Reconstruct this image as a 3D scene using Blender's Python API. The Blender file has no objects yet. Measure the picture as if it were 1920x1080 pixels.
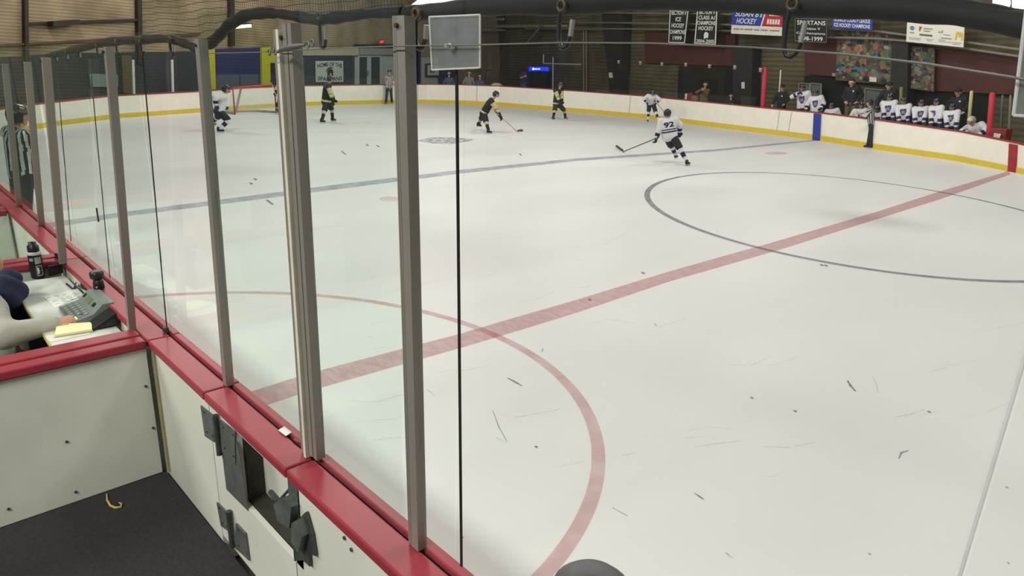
import bpy, bmesh, math, random
import numpy as np
from mathutils import Vector, Matrix
random.seed(7); rng = np.random.default_rng(7)
S = bpy.context.scene
COL = S.collection
# ------------------------------------------------------------------ camera
CP = np.array([4.573, -1.071, 2.417]); YAW, PITCH, ROLL, FPX = 0.7968, 0.3139, 0.0420, 1274.5
_f = np.array([-math.sin(YAW)*math.cos(PITCH), math.cos(YAW)*math.cos(PITCH), -math.sin(PITCH)])
_r0 = np.array([math.cos(YAW), math.sin(YAW), 0.0]); _u0 = np.cross(_r0, _f)
_r = math.cos(ROLL)*_r0 + math.sin(ROLL)*_u0; _u = -math.sin(ROLL)*_r0 + math.cos(ROLL)*_u0
cam = bpy.data.objects.new('camera', bpy.data.cameras.new('camera')); COL.objects.link(cam)
cam.matrix_world = Matrix(((_r[0], _u[0], -_f[0], CP[0]), (_r[1], _u[1], -_f[1], CP[1]), (_r[2], _u[2], -_f[2], CP[2]), (0, 0, 0, 1)))
cam.data.sensor_width = 36.0; cam.data.lens = FPX/1920*36.0; cam.data.clip_start = 0.02; cam.data.clip_end = 300
S.camera = cam
# survey helpers: where a sight line of the photograph meets a plane of the rink
def ray(px, py): return _r*(px-960)/FPX - _u*(py-540)/FPX + _f
def atz(px, py, z=0.0):
    d = ray(px, py); return CP + d*((z-CP[2])/d[2])
def aty(px, py, y=0.0):
    d = ray(px, py); return CP + d*((y-CP[1])/d[1])
def atx(px, py, x=0.0):
    d = ray(px, py); return CP + d*((x-CP[0])/d[0])
def atwall(px, py, A, B, off=0.0):
    A = np.array(A, float); B = np.array(B, float); t = (B-A)/np.linalg.norm(B-A); n = np.array([-t[1], t[0]])
    if n @ (CP[:2]-A) < 0: n = -n
    A = A + n*off; d = ray(px, py)
    return CP + d*((n @ (A-CP[:2]))/(n @ d[:2]))
def height(xy, px, py):
    d = ray(px, py); return CP[2] + d[2]*math.hypot(xy[0]-CP[0], xy[1]-CP[1])/math.hypot(d[0], d[1])
def along(px, py, dist):                       # point at a horizontal distance
    d = ray(px, py); return CP + d*dist/math.hypot(d[0], d[1])
# ------------------------------------------------------------------ materials
def srgb(r, g, b):
    f = lambda c: (c/255/12.92) if c/255 <= .04045 else ((c/255+.055)/1.055)**2.4
    return (f(r), f(g), f(b), 1)
MATS = {}
def mat(name, col, rough=.6, metal=0.0, var=.12, scale=8.0, bump=0.0, spec=.4, stretch=(1, 1, 1)):
    if name in MATS: return MATS[name]
    m = bpy.data.materials.new(name); m.use_nodes = True; nt = m.node_tree; b = nt.nodes['Principled BSDF']
    c = srgb(*col); b.inputs['Roughness'].default_value = rough; b.inputs['Metallic'].default_value = metal
    b.inputs['Specular IOR Level'].default_value = spec
    tc = nt.nodes.new('ShaderNodeTexCoord'); mp = nt.nodes.new('ShaderNodeMapping'); mp.inputs['Scale'].default_value = stretch
    nz = nt.nodes.new('ShaderNodeTexNoise'); nz.inputs['Scale'].default_value = scale; nz.inputs['Detail'].default_value = 6
    rp = nt.nodes.new('ShaderNodeValToRGB')
    rp.color_ramp.elements[0].position = .3; rp.color_ramp.elements[1].position = .7
    rp.color_ramp.elements[0].color = (c[0]*(1-var), c[1]*(1-var), c[2]*(1-var), 1)
    rp.color_ramp.elements[1].color = (min(1, c[0]*(1+var)), min(1, c[1]*(1+var)), min(1, c[2]*(1+var)), 1)
    nt.links.new(tc.outputs['Object'], mp.inputs[0]); nt.links.new(mp.outputs[0], nz.inputs['Vector'])
    nt.links.new(nz.outputs['Fac'], rp.inputs[0]); nt.links.new(rp.outputs[0], b.inputs['Base Color'])
    if bump:
        bp = nt.nodes.new('ShaderNodeBump'); bp.inputs['Strength'].default_value = bump; bp.inputs['Distance'].default_value = .01
        nt.links.new(nz.outputs['Fac'], bp.inputs['Height']); nt.links.new(bp.outputs[0], b.inputs['Normal'])
    MATS[name] = m; return m
def emit(name, col, s):
    m = bpy.data.materials.new(name); m.use_nodes = True; nt = m.node_tree; nt.nodes.clear()
    e = nt.nodes.new('ShaderNodeEmission'); e.inputs[0].default_value = srgb(*col); e.inputs[1].default_value = s
    o = nt.nodes.new('ShaderNodeOutputMaterial'); nt.links.new(e.outputs[0], o.inputs[0]); MATS[name] = m; return m
def glass(name, tint, refl=1.0, rough=0.0, haze=0.0):
    m = bpy.data.materials.new(name); m.use_nodes = True; nt = m.node_tree; nt.nodes.clear()
    t = nt.nodes.new('ShaderNodeBsdfTransparent'); t.inputs[0].default_value = (*tint, 1)
    g = nt.nodes.new('ShaderNodeBsdfGlossy'); g.inputs['Roughness'].default_value = rough; g.inputs[0].default_value = (.9, .95, .92, 1)
    fr = nt.nodes.new('ShaderNodeFresnel'); fr.inputs[0].default_value = 1.45
    mu = nt.nodes.new('ShaderNodeMath'); mu.operation = 'MULTIPLY'; mu.inputs[1].default_value = refl
    mx = nt.nodes.new('ShaderNodeMixShader'); o = nt.nodes.new('ShaderNodeOutputMaterial')
    ge = nt.nodes.new('ShaderNodeNewGeometry'); iv = nt.nodes.new('ShaderNodeMath'); iv.operation = 'SUBTRACT'; iv.inputs[0].default_value = 1; nt.links.new(ge.outputs['Backfacing'], iv.inputs[1])
    m3 = nt.nodes.new('ShaderNodeMath'); m3.operation = 'MULTIPLY'; nt.links.new(fr.outputs[0], mu.inputs[0]); nt.links.new(mu.outputs[0], m3.inputs[0]); nt.links.new(iv.outputs[0], m3.inputs[1]); nt.links.new(m3.outputs[0], mx.inputs[0])
    nt.links.new(t.outputs[0], mx.inputs[1]); nt.links.new(g.outputs[0], mx.inputs[2])
    last = mx
    if haze:
        df = nt.nodes.new('ShaderNodeBsdfDiffuse'); df.inputs[0].default_value = (.5, .54, .53, 1)
        nz = nt.nodes.new('ShaderNodeTexNoise'); nz.inputs['Scale'].default_value = 9; nz.inputs['Detail'].default_value = 8
        tc = nt.nodes.new('ShaderNodeTexCoord'); nt.links.new(tc.outputs['Object'], nz.inputs['Vector'])
        m2 = nt.nodes.new('ShaderNodeMath'); m2.operation = 'MULTIPLY'; m2.inputs[1].default_value = haze
        nt.links.new(nz.outputs['Fac'], m2.inputs[0])
        mx2 = nt.nodes.new('ShaderNodeMixShader'); nt.links.new(m2.outputs[0], mx2.inputs[0])
        nt.links.new(mx.outputs[0], mx2.inputs[1]); nt.links.new(df.outputs[0], mx2.inputs[2]); last = mx2
    nt.links.new(last.outputs[0], o.inputs[0]); MATS[name] = m; return m
def paint(name, col, alpha, scale=6.0, lo=.35, hi=.65, amin=.5, stretch=(1, 1, 1)):   # worn paint below the ice
    m = bpy.data.materials.new(name); m.use_nodes = True; nt = m.node_tree; b = nt.nodes['Principled BSDF']
    b.inputs['Base Color'].default_value = srgb(*col); b.inputs['Roughness'].default_value = .5
    tc = nt.nodes.new('ShaderNodeTexCoord'); mp = nt.nodes.new('ShaderNodeMapping'); mp.inputs['Scale'].default_value = stretch
    nz = nt.nodes.new('ShaderNodeTexNoise'); nz.inputs['Scale'].default_value = scale; nz.inputs['Detail'].default_value = 8; nz.inputs['Roughness'].default_value = .65
    rp = nt.nodes.new('ShaderNodeMapRange'); rp.inputs['From Min'].default_value = lo; rp.inputs['From Max'].default_value = hi
    rp.inputs['To Min'].default_value = alpha*amin; rp.inputs['To Max'].default_value = alpha
    nt.links.new(tc.outputs['Object'], mp.inputs[0]); nt.links.new(mp.outputs[0], nz.inputs['Vector'])
    nt.links.new(nz.outputs['Fac'], rp.inputs[0]); nt.links.new(rp.outputs[0], b.inputs['Alpha'])
    MATS[name] = m; return m
def ribbed(name, col, col2, rscale, axis='Z', rough=.7, rust=None):      # ribbed metal / boarded cladding
    m = bpy.data.materials.new(name); m.use_nodes = True; nt = m.node_tree; b = nt.nodes['Principled BSDF']; b.inputs['Roughness'].default_value = rough
    b.inputs['Specular IOR Level'].default_value = .2
    tc = nt.nodes.new('ShaderNodeTexCoord'); w = nt.nodes.new('ShaderNodeTexWave'); w.bands_direction = axis; w.inputs['Scale'].default_value = rscale
    w.inputs['Distortion'].default_value = .6; w.inputs['Detail'].default_value = 3; w.inputs['Detail Scale'].default_value = .6
    nz = nt.nodes.new('ShaderNodeTexNoise'); nz.inputs['Scale'].default_value = .7; nz.inputs['Detail'].default_value = 7
    mx = nt.nodes.new('ShaderNodeMix'); mx.data_type = 'RGBA'; mx.inputs['A'].default_value = srgb(*col); mx.inputs['B'].default_value = srgb(*col2)
    mx2 = nt.nodes.new('ShaderNodeMix'); mx2.data_type = 'RGBA'; mx2.blend_type = 'MULTIPLY'; mx2.inputs['Factor'].default_value = .8
    rp = nt.nodes.new('ShaderNodeValToRGB'); rp.color_ramp.elements[0].color = (.55, .52, .48, 1); rp.color_ramp.elements[1].color = (1.2, 1.18, 1.1, 1)
    rp.color_ramp.elements[0].position = .3; rp.color_ramp.elements[1].position = .7
    nt.links.new(tc.outputs['Object'], w.inputs['Vector']); nt.links.new(tc.outputs['Object'], nz.inputs['Vector'])
    nt.links.new(w.outputs['Fac'], mx.inputs['Factor']); nt.links.new(nz.outputs['Fac'], rp.inputs[0])
    nt.links.new(mx.outputs['Result'], mx2.inputs['A']); nt.links.new(rp.outputs[0], mx2.inputs['B']); nt.links.new(mx2.outputs['Result'], b.inputs['Base Color'])
    bp = nt.nodes.new('ShaderNodeBump'); bp.inputs['Strength'].default_value = .4; nt.links.new(w.outputs['Fac'], bp.inputs['Height']); nt.links.new(bp.outputs[0], b.inputs['Normal'])
    MATS[name] = m; return m
# ------------------------------------------------------------------ objects
def tag(o, label=None, cat=None, group=None, kind=None):
    if label: o['label'] = label
    if cat: o['category'] = cat
    if group: o['group'] = group
    if kind: o['kind'] = kind
    return o
def empty(name, loc, label=None, cat=None, group=None, rz=0.0, kind=None):
    o = bpy.data.objects.new(name, None); COL.objects.link(o); o.empty_display_size = .1
    o.matrix_basis = Matrix.Translation(Vector([float(v) for v in loc])) @ Matrix.Rotation(rz, 4, 'Z')
    return tag(o, label, cat, group, kind)
def mtx(o):
    return (mtx(o.parent) @ o.matrix_basis) if o.parent else o.matrix_basis.copy()
class MB:
    def __init__(s): s.v = []; s.f = []; s.m = []; s.sm = []
    def add(s, vs, fs, mi=0, smooth=False):
        n = len(s.v); s.v += [tuple(float(c) for c in v) for v in vs]
        for q in fs: s.f.append([n+i for i in q]); s.m.append(mi); s.sm.append(smooth)
        return s
    def box(s, c, d, rz=0.0, mi=0, R=None):
        hx, hy, hz = d[0]/2, d[1]/2, d[2]/2
        vs = np.array([(x*hx, y*hy, z*hz) for x in (-1, 1) for y in (-1, 1) for z in (-1, 1)])
        if R is None: R = np.array([[math.cos(rz), -math.sin(rz), 0], [math.sin(rz), math.cos(rz), 0], [0, 0, 1]])
        return s.add(vs @ np.array(R).T + np.array(c), [(0, 1, 3, 2), (4, 6, 7, 5), (0, 4, 5, 1), (2, 3, 7, 6), (0, 2, 6, 4), (1, 5, 7, 3)], mi)
    def prism(s, poly, vec, mi=0):             # polygon in 3D extruded along vec
        n = len(poly); p = np.array(poly, float); q = p+np.array(vec, float)
        fs = [list(range(n))[::-1], list(range(n, 2*n))] + [(i, (i+1) % n, n+(i+1) % n, n+i) for i in range(n)]
        return s.add(np.vstack([p, q]), fs, mi)
    def tube(s, pts, r, n=10, mi=0, closed=False, cap=True):
        P = [np.array(p, float) for p in pts]; N = len(P); rr = r if hasattr(r, '__len__') else [r]*N
        T = [(P[(i+1) % N]-P[i-1]) if closed else (P[min(i+1, N-1)]-P[max(i-1, 0)]) for i in range(N)]
        T = [t/(np.linalg.norm(t)+1e-12) for t in T]
        a = np.array([0, 0, 1.0]) if abs(T[0][2]) < .9 else np.array([1.0, 0, 0])
        u = np.cross(T[0], a); u /= np.linalg.norm(u); vs = []
        for i in range(N):
            u = u-T[i]*(u @ T[i]); u /= np.linalg.norm(u); w = np.cross(T[i], u)
            for k in range(n): an = 2*math.pi*k/n; vs.append(P[i]+rr[i]*(math.cos(an)*u+math.sin(an)*w))
        fs = []
        for i in range(N if closed else N-1):
            j = (i+1) % N
            for k in range(n): fs.append((i*n+k, i*n+(k+1) % n, j*n+(k+1) % n, j*n+k))
        s.add(vs, fs, mi, True)
        if cap and not closed: s.add(vs[:n], [list(range(n))[::-1]], mi); s.add(vs[-n:], [list(range(n))], mi)
        return s
    def lathe(s, c, prof, n=24, mi=0):         # prof: (r, z)
        vs = []; 
        for r, z in prof:
            for k in range(n): a = 2*math.pi*k/n; vs.append((c[0]+r*math.cos(a), c[1]+r*math.sin(a), c[2]+z))
        fs = [(i*n+k, i*n+(k+1) % n, (i+1)*n+(k+1) % n, (i+1)*n+k) for i in range(len(prof)-1) for k in range(n)]
        s.add(vs, fs, mi, True); s.add(vs[:n], [list(range(n))[::-1]], mi); s.add(vs[-n:], [list(range(n))], mi); return s
    def ribbon(s, pts, z0, z1, o0, o1, mi=0):  # wall strip that follows a ground polyline, between two sideways offsets
        P = np.array([p[:2] for p in pts], float); N = len(P); vs = []
        for i in range(N):
            t = P[min(i+1, N-1)]-P[max(i-1, 0)]; t /= np.linalg.norm(t); n = np.array([-t[1], t[0]])
            a = z0[i] if hasattr(z0, '__len__') else z0; b = z1[i] if hasattr(z1, '__len__') else z1
            for o, z in ((o0, a), (o1, a), (o1, b), (o0, b)): vs.append((*(P[i]+n*o), z))
        fs = [(i*4+k, i*4+(k+1) % 4, i*4+4+(k+1) % 4, i*4+4+k) for i in range(N-1) for k in range(4)]
        fs += [(3, 2, 1, 0), (4*N-4, 4*N-3, 4*N-2, 4*N-1)]
        return s.add(vs, fs, mi)
    def build(s, name, mats, parent=None, bevel=0.0, keep=False):
        me = bpy.data.meshes.new(name); v = np.array(s.v, float)
        o = bpy.data.objects.new(name, me); COL.objects.link(o)
        if parent is not None:
            M = np.array(mtx(parent).inverted()); w = v @ M[:3, :3].T + M[:3, 3]; o.parent = parent
            if keep: w = v
        else:
            c = np.array([(v[:, 0].min()+v[:, 0].max())/2, (v[:, 1].min()+v[:, 1].max())/2, v[:, 2].min()]); w = v-c; o.location = c
        me.from_pydata(w.tolist(), [], s.f)
        for m_ in (mats if isinstance(mats, (list, tuple)) else [mats]): me.materials.append(m_)
        me.polygons.foreach_set('material_index', s.m); me.polygons.foreach_set('use_smooth', s.sm); me.validate(); me.update()
        bm = bmesh.new(); bm.from_mesh(me); bmesh.ops.recalc_face_normals(bm, faces=bm.faces); bm.to_mesh(me); bm.free()
        if bevel:
            b = o.modifiers.new('bevel', 'BEVEL'); b.width = bevel; b.segments = 2; b.limit_method = 'ANGLE'
        return o
def slab_y(mb, px, y, th, mi=0):               # outline on the plane y, thickness towards the bench
    return mb.prism([aty(a, b, y) for a, b in px], (0, -th, 0), mi)
def rect_y(mb, x0, x1, z0, z1, y, th, mi=0):
    return mb.box(((x0+x1)/2, y-th/2, (z0+z1)/2), (x1-x0, th, z1-z0), 0, mi)
_txt = {}
def text_geo(txt, shear=0.0, bold=0.0):
    k = (txt, shear, bold)
    if k in _txt: return _txt[k]
    cu = bpy.data.curves.new('t', 'FONT'); cu.body = txt; cu.align_x = 'LEFT'; cu.shear = shear; cu.offset = bold; cu.resolution_u = 3
    o = bpy.data.objects.new('t', cu); COL.objects.link(o); dg = bpy.context.evaluated_depsgraph_get(); dg.update()
    me = bpy.data.meshes.new_from_object(o.evaluated_get(dg)); v = np.array([w.co[:2] for w in me.vertices]); f = [list(p.vertices) for p in me.polygons]
    COL.objects.unlink(o); bpy.data.objects.remove(o); bpy.data.curves.remove(cu); bpy.data.meshes.remove(me)
    lo = v.min(0); hi = v.max(0); v = (v-lo)/(hi-lo); _txt[k] = (v, f); return _txt[k]
def put_text(mb, txt, quad, rect, n, lift=.012, mi=0, shear=0.0, bold=.01, warp=None):
    # quad: TL, TR, BR, BL in 3D; rect: u0, v0, u1, v1 inside it (v down)
    v, f = text_geo(txt, shear, bold); TL, TR, BR, BL = [np.array(q, float) for q in quad]; u0, v0, u1, v1 = rect
    out = []
    for x, y in v:
        a = u0+(u1-u0)*x; b = v1+(v0-v1)*y
        if warp: a, b = warp(a, b)
        out.append(TL*(1-a)*(1-b)+TR*a*(1-b)+BR*a*b+BL*(1-a)*b + n*lift)
    mb.add(out, f, mi); return mb
def put_poly(mb, quad, uv, n, lift=.012, mi=0):
    TL, TR, BR, BL = [np.array(q, float) for q in quad]
    mb.add([TL*(1-a)*(1-b)+TR*a*(1-b)+BR*a*b+BL*(1-a)*b + n*lift for a, b in uv], [list(range(len(uv)))], mi); return mb
def circ(cx, cy, rx, ry, n=20, a0=0, a1=360): return [(cx+rx*math.cos(math.radians(a0+(a1-a0)*k/n)), cy+ry*math.sin(math.radians(a0+(a1-a0)*k/n))) for k in range(n)]

# palette
WHITE = mat('white_board', (240, 236, 222), .45, var=.04, scale=3); CAP = mat('red_cap', (148, 50, 60), .42, var=.1, scale=4)
REDC = mat('red_cap_far', (150, 50, 44), .5); YEL = mat('yellow_kick', (216, 190, 62), .5, var=.06)
INNER = mat('board_inner', (212, 213, 200), .5, var=.08, scale=2.5); ALU = mat('aluminium', (146, 141, 131), .45, .35, .06, 3, stretch=(1, 1, .05))
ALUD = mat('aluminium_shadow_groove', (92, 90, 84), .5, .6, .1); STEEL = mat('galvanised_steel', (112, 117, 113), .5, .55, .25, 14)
STEELD = mat('worn_steel', (78, 82, 80), .55, .5, .3, 18); RUB = mat('rubber_mat', (46, 44, 46), .85, 0, .2, 60, .4)
BLK = mat('black_plastic', (24, 24, 26), .45); BLKF = mat('black_fabric', (34, 32, 29), .8, 0, .3, 5, .15); DARK = mat('dark_gap', (20, 19, 18), .8)
SILV = mat('silver_gate', (200, 200, 196), .3, .8); BRASS = mat('brass_ring', (84, 74, 52), .5, .5); CABLE = mat('steel_cable', (112, 112, 106), .5, .3)
GL = glass('clear_glass', (.985, .99, .985), .8); GLT = glass('green_tinted_glass', (.925, .97, .95), .9); GLF = glass('far_glass', (.985, .99, .985), .5)
ACR = glass('scuffed_acrylic', (.8, .83, .84), .6, .2, .42); EDGE = mat('pane_edge_white', (240, 240, 240), .3)
_nt = EDGE.node_tree; _tr = _nt.nodes.new('ShaderNodeBsdfTranslucent'); _tr.inputs[0].default_value = (.95, .95, .93, 1); _mx = _nt.nodes.new('ShaderNodeMixShader'); _mx.inputs[0].default_value = .6
_nt.links.new(_nt.nodes['Principled BSDF'].outputs[0], _mx.inputs[1]); _nt.links.new(_tr.outputs[0], _mx.inputs[2]); _nt.links.new(_mx.outputs[0], _nt.nodes['Material Output'].inputs[0])
# ================================================================== ICE
BASE = [atz(*p) for p in ((0, 256), (50, 245), (100, 236), (215, 222), (370, 211), (460, 205), (562, 199), (650, 196), (742, 194), (800, 194), (860, 195), (935, 199), (1032, 207), (1120, 214), (1207, 222), (1320, 236), (1440, 251), (1530, 263), (1640, 280), (1788, 301), (1895, 322), (1920, 327))]
TOPX = [0, 17, 96, 215, 370, 397, 562, 777, 860, 952, 1030, 1207, 1440, 1530, 1620, 1755, 1890, 1920]
TOPY = [205, 201, 192, 179, 171, 167, 160, 157, 158, 161, 166, 179, 202, 210, 221, 238, 265, 273]
BPX = [0, 50, 100, 215, 370, 460, 562, 650, 742, 800, 860, 935, 1032, 1120, 1207, 1320, 1440, 1530, 1640, 1788, 1895, 1920]
BH = [height(b, x, np.interp(x, TOPX, TOPY)) for b, x in zip(BASE, BPX)]
far = [np.array((-17.0, .05, 0)), np.array((-18.3, .9, 0))]+BASE+[np.array((4.5, 22.3, 0)), np.array((9, 20.5, 0))]
farh = [.75, .75]+BH+[.85, .9]
def bpoint(px, off=0.0):                       # a point of the far boards' line at picture column px, moved outward by off
    for i in range(len(BPX)-1):
        if BPX[i] <= px <= BPX[i+1]:
            A, B = BASE[i], BASE[i+1]; p = atwall(px, 200, A[:2], B[:2], -off); return np.array((p[0], p[1], 0))
ICE = mat('ice_sheet', (226, 225, 221), .52, var=.055, scale=.55, spec=.3, stretch=(1, .35, 1))
mb = MB(); poly = [(-17, .05, 0), (10, .05, 0), (12, 8, 0), (9, 20.5, 0)]+[tuple(p) for p in far[::-1][1:-1]]
mb.add(poly, [list(range(len(poly)))]); ice = tag(mb.build('floor', ICE), kind='structure')
mb = MB().box((-12, 15, -.06), (80, 90, .05)); tag(mb.build('floor', mat('concrete', (70, 66, 60), .8, var=.2)), kind='structure')
def strip(name, up, lo, m, z, parent=ice):
    U = [atz(*p) for p in up]; L = [atz(*p) for p in lo]; mb = MB(); n = len(U)
    mb.add([(p[0], p[1], z) for p in U+L], [(i, i+1, n+i+1, n+i) for i in range(n-1)]); return mb.build(name, m, parent)
PRED = paint('red_line_paint', (186, 70, 88), .40, 7, .3, .62, .62, (1, 2.5, 1)); PBLU = paint('blue_line_paint', (92, 98, 138), .42, 3); PCIR = paint('circle_paint', (96, 98, 110), .58, 4, amin=.75)
strip('red_line', [(440, 744), (560, 706), (640, 684), (855, 628), (940, 603), (1080, 562.5), (1255, 509), (1457, 452), (1641, 398), (1759, 360), (1890, 321)],
      [(440, 780), (560, 740), (640, 716), (855, 655), (940, 630), (1080, 587), (1255, 528), (1457, 470), (1641, 412), (1759, 375), (1895, 327)], PRED, .002)
strip('blue_line', [(60, 422), (250, 395), (400, 376), (640, 345), (860, 319), (1080, 297), (1343, 280), (1526, 262)],
      [(60, 432), (250, 404), (400, 385), (640, 354), (860, 326), (1080, 302), (1343, 283.5), (1532, 264)], PBLU, .002)
def ring(name, c, ax, q, w, m, a0=0, a1=360, z=.003):
    mb = MB(); n = 160; Q = np.array(q); vs = []
    for k in range(n+1):
        a = math.radians(a0+(a1-a0)*k/n)
        for s in (-w/2, w/2):
            p = np.array(c)+Q @ np.array(((ax[0]+s)*math.cos(a), (ax[1]+s)*math.sin(a))); vs.append((p[0], p[1], z))
    mb.add(vs, [(2*k, 2*k+1, 2*k+3, 2*k+2) for k in range(n)]); return mb.build(name, m, ice)
ring('center_circle', (-.455, 13.073), (4.926, 3.918), ((.5573, -.8303), (-.8303, -.5573)), .115, PCIR)
mb = MB(); vs = []; Q = np.array(((-.7697, -.6385), (-.6385, .7697))); n = 200
for k in range(n+1):
    a = 2*math.pi*k/n; p0 = Q @ np.array((3.018*math.cos(a), 2.698*math.sin(a)))
    for s in (-.045, .045):
        l = np.linalg.norm(p0); p = np.array((-.113, .17))+p0*(1+s/l); vs.append((p[0], max(p[1], .06), .0035))
mb.add(vs, [(2*k, 2*k+1, 2*k+3, 2*k+2) for k in range(n)]); mb.build('referee_crease', paint('crease_paint', (190, 66, 84), .36, 3, amin=.6), ice)
def spot(name, cx, cy, rx, ry, m, z=.002):
    mb = MB(); vs = [atz(x, y) for x, y in circ(cx, cy, rx, ry, 28)]; mb.add([(p[0], p[1], z) for p in vs], [list(range(28))]); return mb.build(name, m, ice)
PDOT = paint('dot_paint', (214, 96, 96), .26, 2)
spot('faceoff_dot', 1455, 287.5, 20, 2.6, PDOT); spot('faceoff_dot', 731, 373, 20, 4.5, PDOT)
# grey emblem under the ice in the end zone
PLOG = paint('emblem_paint', (112, 112, 122), .6, 5, .42, .58, .1)
mb = MB()
for poly in ([(782, 264), (800, 259), (826, 257), (858, 258), (893, 262), (872, 266), (846, 270), (812, 269), (790, 266)],):
    mb.add([(*atz(*p)[:2], .002) for p in poly], [list(range(len(poly)))])
mb.build('ice_emblem', PLOG, ice)
# skate cuts, rubber marks and snow lines on the ice
SC = paint('scuff_mark', (60, 66, 62), .75, 30, amin=.4); SC2 = paint('faint_scuff', (150, 154, 148), .28, 20, amin=.2)
mb = MB()
def cut(pts, w0, m_=None):
    P = [atz(*p) for p in pts]; n = len(P); L = []
    for i in range(n):
        t = P[min(i+1, n-1)]-P[max(i-1, 0)]; t = t[:2]/(np.linalg.norm(t[:2])+1e-9); nn = np.array([-t[1], t[0]]); w = w0*(.25+.75*math.sin(math.pi*(i+.5)/n))
        L += [(*(P[i][:2]+nn*w), .003), (*(P[i][:2]-nn*w), .003)]
    mb.add(L, [(2*i, 2*i+1, 2*i+3, 2*i+2) for i in range(n-1)])
cut([(1589, 714), (1595, 724), (1604, 734)], .012); cut([(952, 709), (965, 716), (979, 724)], .010); cut([(1685, 860), (1690, 849), (1703, 845)], .006)
cut([(924, 770), (935, 800), (951, 829)], .003); cut([(1361, 1037), (1374, 1047)], .003); cut([(1302, 925), (1311, 931), (1320, 937)], .006); cut([(974, 288), (978, 292)], .03)
cut([(1227, 607), (1231, 611)], .008); cut([(1018, 654), (1016, 660)], .005); cut([(1148, 952), (1177, 968)], .003); cut([(640, 283), (648, 290)], .03); cut([(500, 375), (512, 384)], .03)
for px, py in ((1490, 771), (1741, 772), (1887, 914), (1630, 1039), (1890, 1056), (1105, 562), (1540, 497), (1548, 498), (688, 272), (708, 274), (470, 344), (478, 336), (1005, 838), (866, 1008), (1409, 746), (1205, 512)): cut([(px-2, py-1.5), (px+1, py), (px+2, py+2)], .004+.00001*(1080-py)**1.2)
mb.build('scuff_marks', SC, ice)
mb = MB()
cut([(1636, 706), (1643, 720), (1647, 738)], .006); cut([(690, 630), (700, 634)], .01); cut([(800, 730), (815, 742)], .01); cut([(930, 820), (950, 831)], .006)
for k in range(46):
    px, py = rng.uniform(650, 1900), rng.uniform(300, 900); d = rng.uniform(10, 60); cut([(px, py), (px+d, py-d*rng.uniform(-.1, .3)), (px+2*d, py-d*rng.uniform(0, .6))], rng.uniform(.002, .006))
mb.build('skate_scratches', SC2, ice)

# ================================================================== FAR BOARDS
fb = empty('dasher_boards', (far[12][0], far[12][1], 0), 'white dasher boards with yellow kick strip curving round the far side of the ice', 'rink boards')
def band(name, m, f0, f1, o0, o1, i0=0, i1=None):
    i1 = len(far) if i1 is None else i1; mb = MB()
    mb.ribbon(far[i0:i1], [farh[i]*f0 for i in range(i0, i1)], [farh[i]*f1 for i in range(i0, i1)], o0, o1); return mb.build(name, m, fb)
band('board_panel', WHITE, 0, .955, 0, .10); band('kick_plate', YEL, .0, .19, -.022, -.002); band('cap_rail', REDC, .955, 1.0, -.02, .16)
def stripe(name, x0, x1, m, z0=.0, z1=.95, d=-.026, th=.005):
    A, B = bpoint(x0), bpoint(x1); t = (B-A)/np.linalg.norm(B-A); n = np.array((-t[1], t[0], 0)); n = n if n[1] < 0 else -n
    mb = MB(); h0 = height(A, x0, np.interp(x0, TOPX, TOPY)); h1 = height(B, x1, np.interp(x1, TOPX, TOPY)); d = -d
    mb.prism([A+n*d+(0, 0, h0*z0+.001), B+n*d+(0, 0, h1*z0+.001), B+n*d+(0, 0, h1*z1), A+n*d+(0, 0, h0*z1)], -n*(d-.002)); return mb.build(name, m, fb)
def stripe2(name, pxs, m):
    A, B = bpoint(pxs[0][0]-30), bpoint(pxs[0][0]+14 if pxs[0][0] > 1800 else pxs[0][0]+30); P = [atwall(x, y, A[:2], B[:2], .05) for x, y in pxs]; P = [np.array((p[0], p[1], max(p[2], .003))) for p in P]
    n = wallnorm(A, B); mb = MB(); mb.prism(P, -n*.046); return mb.build(name, m, fb)
def wallnorm(A, B):
    t = (B-A)/np.linalg.norm(B-A); n = np.array((-t[1], t[0], 0)); return n if n[:2] @ (CP[:2]-A[:2]) > 0 else -n
stripe2('blue_line_stripe', [(1523, 261.5), (1536, 263.5), (1538, 214), (1525.5, 212.5)], mat('blue_stripe', (44, 62, 152), .4)); stripe2('red_line_stripe', [(1889, 321), (1904, 324), (1906.5, 272), (1891.5, 269)], mat('red_stripe', (160, 36, 44), .4))
for x in (1463, 1485.5, 1793, 566, 600, 650, 695, 783, 893, 1180, 305, 250):
    stripe('panel_joint', x, x+1.2, mat('joint', (178, 174, 160), .6), .2, .95, -.006)
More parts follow.
